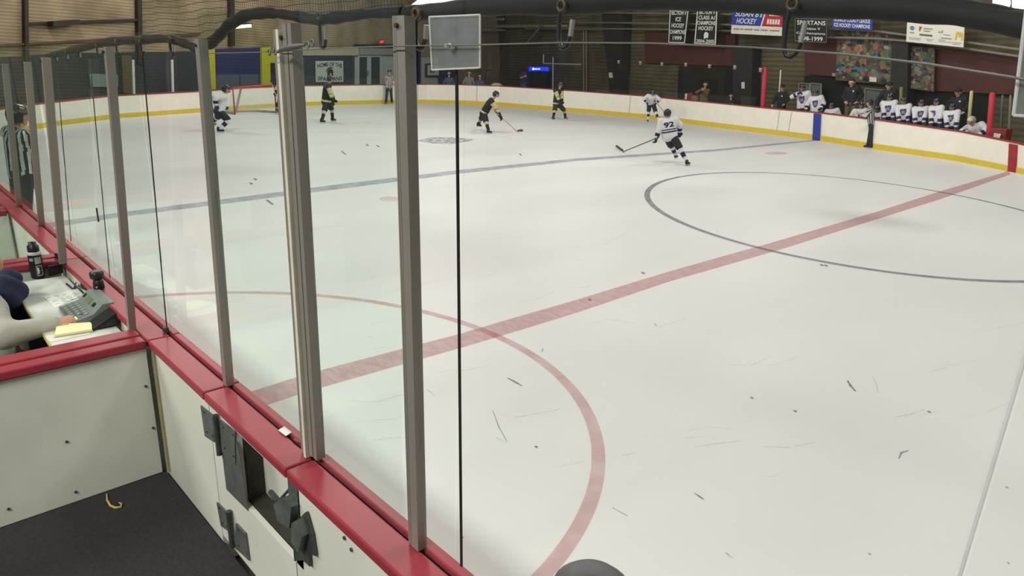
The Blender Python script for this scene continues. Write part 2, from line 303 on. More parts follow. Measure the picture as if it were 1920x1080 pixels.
# ================================================================== NEAR BOARDS
ZC = .955; YI, YB = .052, -.119; ZF = .14
def near_board(x0, x1, label, gate=False, xe=None):
    b = empty('gate_door' if gate else 'dasher_boards', ((x0+x1)/2, 0, ZF if gate else 0), label, 'gate' if gate else 'rink boards'); g = .004
    mb = MB(); mb.box(((x0+x1)/2, (.012+YI)/2, ZC-.022), (x1-x0-2*g, YI-.012, .044)); mb.build('cap_rail', CAP, b, .006)
    mb = MB(); mb.box(((x0+x1)/2, (-.004+YB)/2, ZC-.026), (x1-x0-2*g, -.004-YB, .044)); mb.build('cap_rail', CAP, b, .008)
    mb = MB(); mb.box(((x0+x1)/2, .004, ZC-.035), (x1-x0-2*g, .016, .03)); mb.build('groove', DARK, b)
    mb = MB(); mb.box(((x0+x1)/2, .028, .5), (x1-x0-2*g, .03, .82)); mb.build('board_panel', WHITE, b)
    if not gate:
        mb = MB(); mb.box(((x0+x1)/2, -.055, (ZC-.05)/2+.005), (x1-x0-2*g, .09, ZC-.06)); mb.build('back_panel', INNER, b)
        mb = MB(); mb.box(((x0+x1)/2, .046, .10), (x1-x0-2*g, .006, .19)); mb.build('kick_plate', YEL, b)
    return b
near_board(-17, -3.2, 'near dasher boards with red cap rail at far left behind the striped official'); near_board(-3.2, -1.1, 'near dasher boards with red cap rail at the far end of the scorer table')
near_board(-1.1, .83, 'near dasher boards with red cap rail in front of the scorer table')
nb = near_board(.83, 1.615, 'near dasher boards between white divider wall and gate hinges, red cap rail')
gate = near_board(1.615, 2.425, 'white rink gate with steel hinges, open latch recess and red cap rail', True)
nb2 = near_board(2.425, 5.2, 'near dasher boards with red cap rail right of the gate latch, under tall grooved post')
YP = -.100                                     # bench face of the near boards
# the gate's bench face, open where the latch recess is
hx0, hx1 = aty(443, 816, YP)[0], aty(559, 905, YP)[0]; hz1, hz0 = aty(446, 813, YP)[2], aty(466, 957, YP)[2]
hz0b = aty(557, 1052, YP)[2]; hz1b = aty(545, 901, YP)[2]
hz0 = (hz0+hz0b)/2; hz1 = min((hz1+hz1b)/2, ZC-.075); gx0, gx1 = 1.62, 2.42
mb = MB()
for a, b, c, d in ((gx0, gx1, .17, hz0), (gx0, gx1, hz1, ZC-.05), (gx0, hx0, hz0, hz1), (hx1, gx1, hz0, hz1)): mb.box(((a+b)/2, YP+.012, (c+d)/2), (b-a, .024, d-c))
mb.build('back_panel', INNER, gate)
mb = MB(); yb = .008
mb.box(((hx0+hx1)/2, yb, (hz0+hz1)/2), (hx1-hx0, .006, hz1-hz0)); mb.build('recess_back', INNER, gate)
mb = MB(); yc = (YP+.024+yb)/2; dy = yb-YP-.03
mb.box((hx0+.004, yc, (hz0+hz1)/2), (.008, dy, hz1-hz0)); mb.box((hx1-.004, yc, (hz0+hz1)/2), (.008, dy, hz1-hz0)); mb.box(((hx0+hx1)/2, yc, hz0+.004), (hx1-hx0, dy, .008)); mb.box(((hx0+hx1)/2, yc, hz1-.004), (hx1-hx0, dy, .008))
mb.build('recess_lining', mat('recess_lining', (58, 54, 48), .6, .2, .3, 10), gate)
mb = MB(); slab_y(mb, [(418, 851), (444, 826), (452, 858), (466, 957), (426, 917)], YP-.001, .004); mb.build('steel_plate', STEEL, gate)
mb = MB(); slab_y(mb, [(541, 898), (558, 912), (562, 975), (545, 965)], YP-.001, .004); mb.build('steel_plate', STEEL, gate)
def hinge(px_plate, knuckle, px_plate2, parent):
    mb = MB(); slab_y(mb, px_plate, YP-.003, .006); h = mb.build('hinge', STEEL, parent)
    mb = MB(); slab_y(mb, px_plate2, YP-.003, .007); mb.build('hinge_leaf', STEEL, h)
    a, b = [aty(*k, YP-.016) for k in knuckle]; mb = MB()
    x = (a[0]+b[0])/2
    for i in range(3):
        z0 = a[2]+(b[2]-a[2])*i/3; z1 = a[2]+(b[2]-a[2])*(i+.93)/3; mb.tube([(x, a[1], z0), (x, a[1], z1)], .013, 14)
    mb.build('knuckle', STEELD, h)
    mb = MB()
    for q in px_plate[:4]+px_plate2[:4]:
        cx = sum(p[0] for p in px_plate)/len(px_plate) if q in px_plate else sum(p[0] for p in px_plate2)/len(px_plate2); cy = sum(p[1] for p in px_plate)/len(px_plate) if q in px_plate else sum(p[1] for p in px_plate2)/len(px_plate2)
        p = aty(q[0]*.65+cx*.35, q[1]*.65+cy*.35, YP-.009); mb.tube([(p[0], YP-.008, p[2]), (p[0], YP-.014, p[2])], .005, 8)
    mb.build('bolt_heads', STEELD, h); return h
hinge([(378, 760), (403, 780), (403, 828), (386, 817)], ((408, 782), (408, 850)), [(414, 786), (442, 808), (444, 870), (418, 846)], gate)
hinge([(408, 941), (426, 958), (430, 995), (416, 985)], ((432, 962), (433, 1024)), [(444, 980), (462, 999), (469, 1050), (444, 1026)], gate)
mb = MB(); slab_y(mb, [(526, 940), (544, 927), (560, 945), (556, 985), (534, 972)], YP-.006, .03); lt = mb.build('latch', STEEL, gate)
mb = MB(); slab_y(mb, [(552, 985), (578, 958), (590, 1000), (596, 1040), (584, 1034), (586, 1060), (574, 1048), (557, 1050)], YP-.003, .012); mb.build('latch_keeper', STEELD, lt)
mb = MB(); slab_y(mb, [(560, 975), (572, 968), (580, 1000), (572, 1030), (560, 1010)], YP-.014, .03); mb.build('latch_bolt', STEEL, lt)
a, b, c = aty(508, 923, YP+.04), aty(522, 940, YP-.01), aty(543, 917, YP+.02); mb = MB(); mb.tube([a, b], .012, 10); mb.tube([b, c], .006, 8); mb.build('latch_rod', STEELD, lt)
a, b = aty(553, 975, YP-.02), aty(556, 1012, YP-.02); mb = MB(); mb.tube([a, b], .005, 8); mb.build('latch_pin', BLK, lt)
mb = MB(); mb.box((.862, YP-.004, .54), (.03, .012, .76)); mb.build('corner_trim', mat('yellowed_trim', (150, 144, 104), .6), nb)
for px, py in ((585, 917), (867-220, 1008), (660, 1030)):
    p = aty(px, py, YP); mb = MB(); mb.tube([(p[0], YP+.001, p[2]), (p[0], YP-.006, p[2])], .007, 10); mb.build('bolt_head', STEELD, nb2)
# white tape and a bolt hole on the gate's cap
mb = MB(); mb.prism([atz(p, q, ZC+.001) for p, q in ((522, 807), (533, 800), (547, 811), (536, 818))], (0, 0, .002)); mb.build('white_tape', mat('tape', (225, 222, 214), .6), gate)
mb = MB(); mb.prism([atz(p, q, ZC+.0005) for p, q in ((549, 825), (556, 819), (567, 826), (563, 831))], (0, 0, .0015)); mb.build('bolt_hole', mat('deep_red', (96, 14, 22), .5), gate)
# ------------------------------------------------------------------ divider walls of the boxes
def divider(xr, y1, label, w=.17, bolts=()):
    d = empty('divider_wall', (xr, y1/2, ZF), label, 'divider wall')
    mb = MB(); mb.box((xr-.045, (y1+YB)/2-.004, (ZF+ZC-.05)/2), (.07, YB-y1-.012, ZC-.05-ZF-.004)); mb.build('panel', INNER, d)
    mb = MB(); mb.box((xr-.035, (y1+YB)/2-.004, ZC-.023), (.09, YB-y1-.012, .046)); mb.build('cap_rail', CAP, d, .008)
    mb = MB(); mb.box((xr-.14, (y1+YB)/2-.004, ZC-.016), (.11, YB-y1-.012, .046)); mb.build('cap_rail', CAP, d, .008)
    for px, py in bolts:
        p = atx(px, py, xr-.01); mb = MB(); mb.tube([(xr-.012, p[1], p[2]), (xr-.004, p[1], p[2])], .007, 10); mb.build('bolt_head', STEELD, d)
    return d
divider(.83, -2.2, 'white divider wall with red cap between scorer table and black mat', bolts=((101, 683), (258, 650), (273, 724), (287, 802), (125, 828), (142, 922), (16, 954)))
divider(-1.1, -2.2, 'red-capped divider wall at the far end of the scorer table'); divider(-3.2, -2.2, 'farthest red-capped divider wall at the left edge')
mb = MB(); mb.box((2.92, -1.72, .05), (4.19, 3.22, .10)); tag(mb.build('floor', mat('box_floor', (60, 62, 58), .8)), kind='structure')
mb = MB(); mb.box((2.92, -1.72, ZF-.02), (4.19, 3.22, .04)); tag(mb.build('rubber_mat', RUB), 'black rubber mat on the floor of the empty box at bottom left', 'mat')
mb = MB(); mb.box((-3.2, -1.71, ZF-.06), (8.0, 3.16, .06)); tag(mb.build('floor', mat('box_floor', (60, 62, 58), .8)), kind='structure')
mb = MB(); P = [atz(*q, ZF+.006) for q in ((200, 926), (201, 938), (207, 948), (216, 952), (226, 951), (228, 945), (223, 942))]; mb.tube(P, [.003, .005, .006, .006, .006, .005, .003], 8)
tag(mb.build('tape_curl', mat('yellow_tape', (196, 172, 96), .6)), 'curl of yellowish tape lying on the black rubber mat', 'tape')
# ------------------------------------------------------------------ posts
def post(px_top, px_bot, zb, label, w=.062, d=.05, y=0.0, two=False, ztop=None):
    b = aty(*px_bot, y) if zb is None else np.array((aty(*px_bot, y)[0], y, zb)); t = aty(*px_top, y); L = t-b
    r = empty('glass_post', b, label, 'post', 'aluminium glass posts')
    def prof(x0, x1, y0, y1, nm, m, f0=0, f1=1):
        mb = MB(); mb.prism([b+L*f0+np.array((x, yy, 0)) for x, yy in ((x0, y0), (x1, y0), (x1, y1), (x0, y1))], L*(f1-f0)); mb.build(nm, m, r)
    h = w/2; yo = -d+.018
    if not two:
        prof(-h, -h*.78, yo+.004, .018, 'channel', ALU); prof(-h*.78, -h*.62, yo+.012, .014, 'groove', ALUD); prof(-h*.62, -h*.38, yo+.002, .018, 'channel', ALU); prof(-h*.38, -h*.22, yo+.012, .014, 'groove', ALUD); prof(-h*.22, h, yo, .018, 'channel', ALU)
    else:
        prof(-w, -w*.45, yo, .018, 'channel', ALU); prof(-w*.38, -w*.1, yo-.01, .018, 'clamp_strip', mat('pale_strip', (214, 212, 190), .5)); prof(-w*.45, -w*.38, yo+.012, .012, 'groove', ALUD)
        prof(-w*.1, w*.02, yo+.01, .012, 'groove', ALUD); prof(w*.02, w*.5, yo, .018, 'channel', ALU, .012, 1.012); prof(w*.5, w*.6, yo+.012, .014, 'groove', ALUD); prof(w*.6, w, yo, .018, 'channel', ALU, .012, 1.012)
    mb = MB(); p = b+L*.985+np.array((0, yo-.001, 0)); mb.tube([p, p+np.array((0, -.008, 0))], .006, 10); mb.build('bolt_head', STEELD, r)
    return r
post((755, 30), (782, 1088), ZC, 'tall grooved aluminium post nearest the camera, left of the black seam', .058, .034)
post((538, 56), (589, 880), ZC, 'double aluminium post with pale strip at the latch side of the gate', .062, .036, two=True)
post((376, 74), (430, 743), ZC, 'aluminium post above the gate hinges, right of the thin glass seam', .052, .036)
post((203, 88), (246, 613), ZC, 'narrow aluminium post on the corner of the divider beside the scorer table', .050, .036, y=-.137)
post((87, 108), (117, 483), ZC, 'aluminium post at the far corner of the scorer table beside the bottle', .06, .045, y=-.125)
post((52, 116), (76, 408), ZC, 'pale narrow post just left of the far corner post, nearest it', .055, .045)
post((10, 120), (34, 372), ZC, 'pale narrow post in front of the striped official at far left', .055, .045)
def seam(px_top, px_bot, label, w=.004, m=None, y=-.002, group=None):
    b = aty(*px_bot, y); t = aty(*px_top, y); mb = MB(); mb.prism([b+np.array(v) for v in ((-w/2, -.002, 0), (w/2, -.002, 0), (w/2, .003, 0), (-w/2, .003, 0))], t-b)
    return tag(mb.build('glass_seam', m or BLK), label, 'seam strip', group)
seam((855, 30), (865, 1062), 'black seam strip between the two panes nearest the centre of the view', .0068)
seam((267, 105), (314, 632), 'thin dark seam between panes, left of the hinge-side post', .005)
seam((168, 110), (206, 522), 'thin grey seam between panes, left of the scorer corner post', .004, ALUD)
seam((105, 112), (133, 452), 'thin dark seam between panes, right of the far corner post', .005, ALUD)
mb = MB(); p = aty(313, 634, -.005); mb.box((p[0], -.006, ZC+.014), (.03, .028, .028)); tag(mb.build('seam_clip', STEELD, bevel=.003), 'small dark clip at the foot of the thin glass seam', 'clip')
b, t = np.array((4.452, -.002, ZC)), np.array((4.452, -.002, 2.75)); mb = MB(); mb.box((4.452, -.002, 1.85), (.004, .016, 1.78)); sm = tag(mb.build('glass_seam', EDGE), 'bright white pane edge slanting down the right side', 'seam strip')
# ------------------------------------------------------------------ panes
def pane(x0, x1, z1, label, m=GL, z0=ZC+.001, y=.003):
    mb = MB(); mb.box(((x0+x1)/2, y, (z0+z1)/2), (x1-x0, .012, z1-z0)); return tag(mb.build('glass_screen', m), label, 'glass screen', 'screens on the near boards')
pane(-16.9, -2.52, 2.42, 'glass pane at far left in front of the striped official', GLT); pane(-2.44, -1.60, 2.42, 'glass pane between the two pale posts at far left', GLT)
pane(-1.52, -1.13, 2.42, 'glass pane left of the far corner post', GLT); pane(-1.115, -.18, 2.44, 'glass pane behind the bottle end of the scorer table', GLT)
pane(-.165, .825, 2.46, 'glass pane in front of the scorer console', GLT); pane(.84, 1.595, 2.50, 'glass pane between thin seam and hinge-side post', GL)
pane(1.67, 2.33, 2.57, 'glass pane in the gate between hinge and latch posts', GLT); pane(2.50, 3.02, 2.62, 'glass pane between double gate post and tall grooved post', GLT)
pane(3.11, 3.283, 2.80, 'narrow glass pane between tall grooved post and black seam'); pane(3.292, 4.447, 2.8, 'large clear glass pane filling the middle and right of the view'); pane(4.458, 5.6, 2.8, 'clear glass pane right of the bright slanting edge')
for xr, lb in ((-1.1, 'side glass standing on the divider at the end of scorer table'), (-3.2, 'side glass standing on the farthest divider')):
    mb = MB(); mb.box((xr-.08, -1.15, 1.68), (.012, 1.9, 1.44)); tag(mb.build('glass_screen', GLT), lb, 'glass screen')
# clamp plates over the seams
def clamp(px4, label, boltpx):
    r = empty('clamp_plate', aty(px4[0][0]/2+px4[1][0]/2, px4[2][1], -.01), label, 'clamp plate')
    P = [aty(*p, -.012) for p in px4]; mb = MB(); mb.prism(P, (0, -.006, 0)); mb.build('plate', ACR, r)
    mb = MB(); 
    for i in range(4): mb.tube([P[i]+np.array((0, -.005, 0)), P[(i+1) % 4]+np.array((0, -.005, 0))], .0022, 6)
    mb.build('bright_edge', EDGE, r)
    p = aty(*boltpx, -.02); mb = MB(); mb.tube([p, p+np.array((0, -.012, 0))], .008, 6); mb.tube([p+np.array((0, -.012, 0)), p+np.array((0, -.024, 0))], .0045, 8); mb.build('bolt', SILV, r)
    return r
clamp([(808, 32), (903, 28), (903, 127), (813, 131)], 'square scuffed clear clamp plate bolted over the black seam', (850, 86))
P = [(4.353, 2.56), (4.55, 2.56), (4.55, 2.385), (4.374, 2.385)]
clamp([( *(lambda d: (960+FPX*(d@_r)/(d@_f), 540-FPX*(d@_u)/(d@_f)))(np.array((x, -.012, z))-CP),) for x, z in P], 'clear clamp plate cut off by the right edge of the view', (1960, 110))
# ------------------------------------------------------------------ cable, padded net roll, hooks, net
YC = -.03
P = [aty(px, py, YC) for px, py in ((392, 100), (480, 98), (560, 94), (660, 89), (775, 86), (842, 85), (902, 84), (1047, 80), (1220, 81), (1413, 89), (1580, 101), (1740, 120), (1905, 146), (1990, 162))]
mb = MB(); mb.tube(P, .0016, 8); tag(mb.build('tension_cable', CABLE), 'thin steel cable running along the top of the glass', 'cable')
mb = MB(); mb.tube([aty(px, py, -.06) for px, py in ((520, 98), (528, 93), (538, 90), (560, 86), (572, 84))], [.004, .007, .010, .008, .004], 10)
tb = mb.build('turnbuckle', STEEL); tag(tb, 'steel turnbuckle and twisted wire ends in front of the double gate post', 'turnbuckle')
for i, (px, py) in enumerate(((505, 98), (512, 93), (577, 84), (586, 80))):
    mb = MB(); p = aty(px, py, -.06); mb.tube([p+np.array((.009*math.cos(a), 0, .009*math.sin(a))) for a in np.linspace(0, 6.28, 12)[:-1]], .0025, 6, closed=True); mb.build('shackle', STEEL, tb)
YT = .075
def roll(pxs, label, bumps=.12):
    P = []; R = []
    for (cx, cy, hw) in pxs: p = aty(cx, cy, YT); P.append(p); R.append(hw/FPX*((p-CP) @ _f))
    P = np.array(P); t = np.linspace(0, len(P)-1, (len(P)-1)*8+1); Pi = np.stack([np.interp(t, range(len(P)), P[:, k]) for k in range(3)], 1); Ri = np.interp(t, range(len(P)), R)
    for _ in range(3): Pi[1:-1] = (Pi[:-2]+2*Pi[1:-1]+Pi[2:])/4
    Ri = Ri*(1+bumps*np.sin(t*5.3)*np.sin(t*2.1+1)); mb = MB(); mb.tube(Pi, Ri, 14); return tag(mb.build('net_roll', BLKF), label, 'net roll')
roll([(392, 84, 9), (410, 68, 10), (430, 46, 10), (462, 28, 11), (500, 24, 10), (520, 25, 9), (555, 30, 10), (597, 37, 11), (630, 33, 11), (680, 26, 10), (756, 22, 10)], 'black net roll sagging over the gate between hinge and near posts')
roll([(80, 110, 5), (105, 102, 6), (140, 93, 7), (175, 84, 7), (195, 80, 8), (230, 76, 8), (262, 75, 8), (300, 72, 8), (325, 74, 8), (350, 82, 9), (374, 94, 8)], 'thin black net roll over the panes left of the hinge-side post')
roll([(764, 27, 15), (800, 23, 15), (860, 16, 15), (940, 10, 18), (1060, 6, 22), (1180, -3, 23), (1270, -6, 23), (1400, -1, 24), (1500, 8, 24), (1620, 12, 24), (1700, 17, 23), (1800, 26, 22), (1900, 43, 23), (1990, 62, 24)], 'thick black net roll along the top right of the view', .06)
roll([(900, -8, 14), (1000, -18, 20), (1150, -36, 26), (1300, -40, 26), (1500, -26, 24), (1640, -14, 17), (1760, 4, 13), (1860, 20, 13), (1940, 38, 14)], 'second black net roll lying on the thick one at top right', .08)
def carabiner(px, py, w, h, label, small=False, mirror=1):
    # px, py: where the hook hangs; w, h in picture pixels
    p = aty(px, py, YT-.03); s = ((p-CP) @ _f)/FPX; W, H = w*s, h*s; y = p[1]
    r = empty('carabiner', (p[0], y, p[2]-H), label, 'hook', 'black hooks on the net roll'); rad = max(.0035, W*.14)
    pts = [(0.2, .02), (.04, -.1), (-.02, -.35), (.0, -.65), (.06, -.86), (.25, -.98), (.5, -1.0), (.72, -.93), (.86, -.78), (.9, -.7)]
    mb = MB(); mb.tube([(p[0]+a*W*mirror, y, p[2]+b*H) for a, b in pts], rad, 8); mb.build('hook_body', BLK, r)
    mb = MB(); mb.tube([(p[0]+.9*W*mirror, y, p[2]-.7*H), (p[0]+.98*W*mirror, y, p[2]-.28*H)], rad*1.05, 8); mb.build('gate', SILV, r)
    mb = MB(); mb.tube([(p[0]+.2*W*mirror+rad*1.9*math.cos(a), y-.004, p[2]+.06*H+rad*1.9*math.sin(a)) for a in np.linspace(0, 6.283, 14)[:-1]], rad*.8, 8, closed=True); mb.build('ring', BRASS, r)
    return r
carabiner(599, 34, 22, 54, 'black hook with silver gate hanging between gate post and tall post'); carabiner(779, 30, 34, 58, 'black hook with silver gate hanging right of the tall grooved post')
carabiner(1050, 16, 34, 70, 'black hook with silver gate hanging over the middle of the rink'); carabiner(1480, 14, 36, 88, 'largest black hook with silver gate, between blue sign and black banner')
for i, (px, py, w, h, lb) in enumerate(((104, 103, 9, 15, 'far left'), (124, 98, 9, 17, 'second from the far left'), (147, 95, 10, 17, 'third from the far left'), (181, 86, 12, 20, 'left of the narrow corner post'), (217, 80, 14, 24, 'right of the narrow corner post'), (263, 76, 15, 27, 'over the thin glass seam'), (318, 76, 18, 28, 'left of the hinge-side post'))):
    carabiner(px, py, w, h, 'small black hook on the thin net roll, '+lb, True)
# safety net above the glass
def netmat():
    m = bpy.data.materials.new('net_mesh'); m.use_nodes = True; nt = m.node_tree; b = nt.nodes['Principled BSDF']; b.inputs['Base Color'].default_value = (.01, .01, .01, 1); b.inputs['Roughness'].default_value = .8
    tc = nt.nodes.new('ShaderNodeTexCoord'); sp = nt.nodes.new('ShaderNodeSeparateXYZ'); nz = nt.nodes.new('ShaderNodeTexNoise'); nz.inputs['Scale'].default_value = 3
    vm = nt.nodes.new('ShaderNodeVectorMath'); vm.operation = 'MULTIPLY_ADD'; vm.inputs[1].default_value = (.06, .0, .05); nt.links.new(tc.outputs['Object'], nz.inputs['Vector'])
    nt.links.new(nz.outputs['Color'], vm.inputs[0]); nt.links.new(tc.outputs['Object'], vm.inputs[2]); nt.links.new(vm.outputs[0], sp.inputs[0]); prev = None
    for ax, per, wd in (('X', .0165, .15), ('Z', .026, .075)):
        d = nt.nodes.new('ShaderNodeMath'); d.operation = 'DIVIDE'; d.inputs[1].default_value = per; nt.links.new(sp.outputs[ax], d.inputs[0])
        f = nt.nodes.new('ShaderNodeMath'); f.operation = 'FRACT'; nt.links.new(d.outputs[0], f.inputs[0])
        l = nt.nodes.new('ShaderNodeMath'); l.operation = 'LESS_THAN'; l.inputs[1].default_value = wd; nt.links.new(f.outputs[0], l.inputs[0])
        if prev is None: prev = l
        else:
            mx = nt.nodes.new('ShaderNodeMath'); mx.operation = 'MAXIMUM'; nt.links.new(prev.outputs[0], mx.inputs[0]); nt.links.new(l.outputs[0], mx.inputs[1]); prev = mx
    nt.links.new(prev.outputs[0], b.inputs['Alpha']); return m
mb = MB(); T = [aty(*p, .05) for p in ((262, -30), (262, 66), (300, 66), (340, 70), (368, 84), (382, 86), (430, 40), (470, 22), (540, 24), (600, 34), (680, 24), (757, 16), (757, -30))]
mb.add(T, [list(range(len(T)))]); tag(mb.build('safety_net', netmat()), 'fine black safety net hanging above the net roll at top left', 'net', kind='stuff')
# ================================================================== BUILDING
EW = (np.array((-29.0, 0)), np.array((-37.5, 27.0))); FW = (np.array((6.0, 28.2)), np.array((-22.0, 36.2)))
def wn(W):
    t = (W[1]-W[0])/np.linalg.norm(W[1]-W[0]); n = np.array([-t[1], t[0]]); n = n if n @ (CP[:2]-W[0]) > 0 else -n
    return t, np.array((n[0], n[1], 0))
tE, nE = wn(EW); tF, nF = wn(FW)
Mx = np.array([tE, -tF]).T; sE, sF = np.linalg.solve(Mx, FW[0]-EW[0]); CORNER = EW[0]+tE*sE
def wq(W, pxs, off): return [atwall(px, py, W[0], W[1], off) for px, py in pxs]
def wslab(mb, W, pxs, off, th, mi=0): n = wn(W)[1]; return mb.prism(wq(W, pxs, off), -n*th, mi)
def on_wall(name, W, pxs, off, th, m, label=None, cat=None, group=None, kind=None, parent=None):
    mb = MB(); wslab(mb, W, pxs, off, th); o = mb.build(name, m, parent)
    return tag(o, label, cat, group, kind)
TAN = ribbed('tan_cladding', (162, 148, 120), (136, 122, 97), 2.4); OLV = ribbed('olive_cladding', (104, 97, 75), (86, 79, 61), 1.4)
A = EW[0]-tE*14; mb = MB(); mb.prism([(*A, -.03), (*CORNER, -.03), (*(CORNER-nE[:2]*.3), -.03), (*(A-nE[:2]*.3), -.03)], (0, 0, 9.5)); tag(mb.build('wall_left', TAN), kind='structure')
B = FW[0]-tF*12; mb = MB(); mb.prism([(*B, -.03), (*CORNER, -.03), (*(CORNER-nF[:2]*.3), -.03), (*(B-nF[:2]*.3), -.03)], (0, 0, 9.5)); tag(mb.build('wall_back', OLV), kind='structure')
mb = MB(); mb.box((-13, 14, 9.6), (76, 76, .2)); tag(mb.build('ceiling', mat('dark_ceiling', (52, 48, 42), .9)), kind='structure')
BROWN = mat('brown_steel', (46, 38, 30), .6, var=.2); BEAM = mat('dark_column', (40, 37, 32), .7, var=.25, scale=3); NAVY = mat('navy_wall', (44, 50, 96), .6, var=.15, scale=1.5); SLATE = mat('slate_panel', (76, 82, 98), .6, var=.1)
YELP = mat('yellow_column', (190, 186, 50), .55, var=.08); PALE = mat('pale_wall', (178, 184, 178), .6, var=.06, scale=1.5); FASC = mat('fascia', (176, 170, 146), .6); GREYW = mat('dark_window', (52, 60, 64), .3, var=.2)
DRED = mat('brick_red_panel', (78, 40, 32), .7, var=.18, scale=1.2); BLACKOP = mat('dark_opening', (26, 24, 21), .9, var=.2); PAPER = mat('paper', (214, 214, 204), .7); TEAL = mat('pale_teal', (118, 140, 134), .6)
PIPE = mat('pale_pipe', (128, 122, 104), .5, .2); DOORG = mat('grey_door', (92, 96, 90), .55, var=.1)
# --- end wall
for i, (a, b, lb) in enumerate(((46, 53, 'dark brown column on the tan end wall at far left'), (258, 266, 'dark brown column on the tan end wall above the thin net roll'), (431, 439, 'dark brown column beside the lit strip lamp'))):
    on_wall('wall_column', EW, [(a, -40), (b, -40), (b+2, 120 if i < 2 else 86), (a+2, 120 if i < 2 else 86)], .25, .24, BROWN, lb, 'column', 'dark columns of the end wall')
on_wall('wall_beam', EW, [(53, 42), (260, 35), (260, 40), (53, 47)], .2, .18, BROWN, 'dark horizontal beam on the tan end wall at upper left', 'beam')
on_wall('trim_1', EW, [(-40, 86), (376, 62), (376, 66), (-40, 90)], .2, .18, mat('brown_trim', (88, 66, 40), .6), kind='structure')
on_wall('wall_heater', EW, [(100, 40), (150, 37), (150, 46), (100, 50)], .6, .4, BROWN, 'dark box hanging on the beam of the end wall at upper left', 'heater')
# lower dark zone at the left
on_wall('trim_2', EW, [(-60, 112), (120, 100), (390, 96), (390, 180), (-60, 215)], .12, .11, mat('dark_lower_wall', (44, 52, 56), .6, var=.3, scale=.6), kind='structure')
on_wall('notice_board', EW, [(168, 138), (221, 140), (222, 163), (172, 163)], .25, .08, TEAL, 'pale teal board on the dark end wall behind the narrow corner post', 'board')
on_wall('wall_pillar', EW, [(228, 104), (246, 104), (248, 175), (232, 175)], .3, .28, mat('tan_pillar', (92, 82, 58), .6), 'tan pillar on the dark end wall left of the thin seam', 'pillar')
for i, (a, lb) in enumerate(((248, 'slim white post before the dark end wall, left of the thin glass seam'), (321, 'slim white post before the dark end wall, right of the thin glass seam'))):
    on_wall('white_post', EW, [(a, 112), (a+4, 112), (a+6, 178), (a+2, 178)], 1.0, .06, PAPER, lb, 'post')
on_wall('navy_accent_wall', EW, [(404, 92), (491, 89), (491, 168), (405, 171)], .2, .18, NAVY, 'navy blue wall panel between the two yellow columns behind the goal', 'wall panel')
for i, (q, lb) in enumerate((([(405, 141), (449, 140), (449, 168), (406, 170)], 'slate grey lower panel left half behind the goal'), ([(451, 140), (484, 139), (484, 167), (451, 168)], 'slate grey lower panel right half behind the goal'))):
    on_wall('lower_panel', EW, q, .3, .06, SLATE, lb, 'wall panel')
on_wall('yellow_column', EW, [(390, 93), (403, 92), (405, 170), (392, 171)], .35, .14, YELP, 'yellow column left of the navy panel, beside the white player', 'column')
on_wall('yellow_column', EW, [(491, 89), (524, 88), (524, 166), (492, 168)], .35, .14, YELP, 'yellow wall section with a dark door behind the goal', 'column')
on_wall('end_door', EW, [(508, 118), (535, 117), (535, 166), (509, 167)], .4, .04, mat('dark_blue_door', (48, 44, 62), .6), 'dark door in the yellow wall section behind the goalie', 'door')
on_wall('white_wall_section', EW, [(524, 104), (760, 104), (760, 166), (524, 168)], .25, .2, PALE, 'pale wall section around the dark window and glass door', 'wall panel')
on_wall('fascia_board', EW, [(555, 89), (673, 89), (673, 104), (555, 104)], .5, .24, FASC, 'beige fascia board above the dark window', 'fascia')
on_wall('fascia_board', EW, [(675, 89), (760, 91), (760, 103), (675, 103)], .5, .23, mat('fascia_grey', (150, 150, 140), .6), 'grey fascia board above the glass door', 'fascia')
on_wall('wall_beam', EW, [(670, 83), (765, 83), (765, 89), (670, 89)], .6, .3, BEAM, 'dark beam above the grey fascia', 'beam')
w = empty('end_window', atwall(616, 165, *EW, .3), 'dark window with the team sign hanging inside it behind the boards', 'window')
on_wall('pane', EW, [(571, 108), (662, 108), (662, 162), (571, 163)], .3, .04, GREYW, parent=w)
mb = MB()
for q in ([(568, 105), (665, 105), (665, 108), (568, 108)], [(568, 108), (571, 108), (571, 163), (568, 163)], [(662, 108), (665, 108), (665, 162), (662, 162)]): wslab(mb, EW, q, .36, .1)
mb.build('frame', mat('window_frame', (60, 72, 84), .5), w)
d = empty('glass_door', atwall(694, 160, *EW, .3), 'glass double door with white mullion right of the dark window', 'door')
for q in ([(674, 107), (690, 107), (690, 158), (674, 158)], [(696, 106), (714, 106), (714, 157), (696, 158)]): on_wall('door_pane', EW, q, .3, .04, GREYW, parent=d)
mb = MB()
for q in ([(671, 104), (717, 104), (717, 107), (671, 107)], [(690, 107), (696, 106), (696, 160), (690, 160)], [(671, 107), (674, 107), (674, 160), (671, 160)], [(714, 106), (717, 106), (717, 160), (714, 160)]): wslab(mb, EW, q, .38, .1)
mb.build('frame', PALE, d)
on_wall('handle', EW, [(689, 133), (691, 133), (691, 141), (689, 141)], .45, .06, SILV, parent=d)
def sign(name, W, quad_px, off, m, label, cat, th=.04, group=None):
    q = wq(W, quad_px, off); n = wn(W)[1]; r = empty(name, (sum(p[0] for p in q)/4, sum(p[1] for p in q)/4, min(p[2] for p in q)), label, cat, group)
    mb = MB(); mb.prism(q, -n*th); mb.build('board' if cat != 'banner' else 'cloth', m, r); return r, q, n
WSIGN = mat('sign_white', (196, 200, 190), .6, var=.03); INK = mat('sign_ink', (40, 44, 46), .7); BLKB = mat('banner_black', (30, 32, 36), .8); WTX = mat('lettering_white', (222, 222, 212), .7); BLUB = mat('sign_blue', (36, 58, 150), .6); REDB = mat('sign_red', (176, 30, 44), .6)
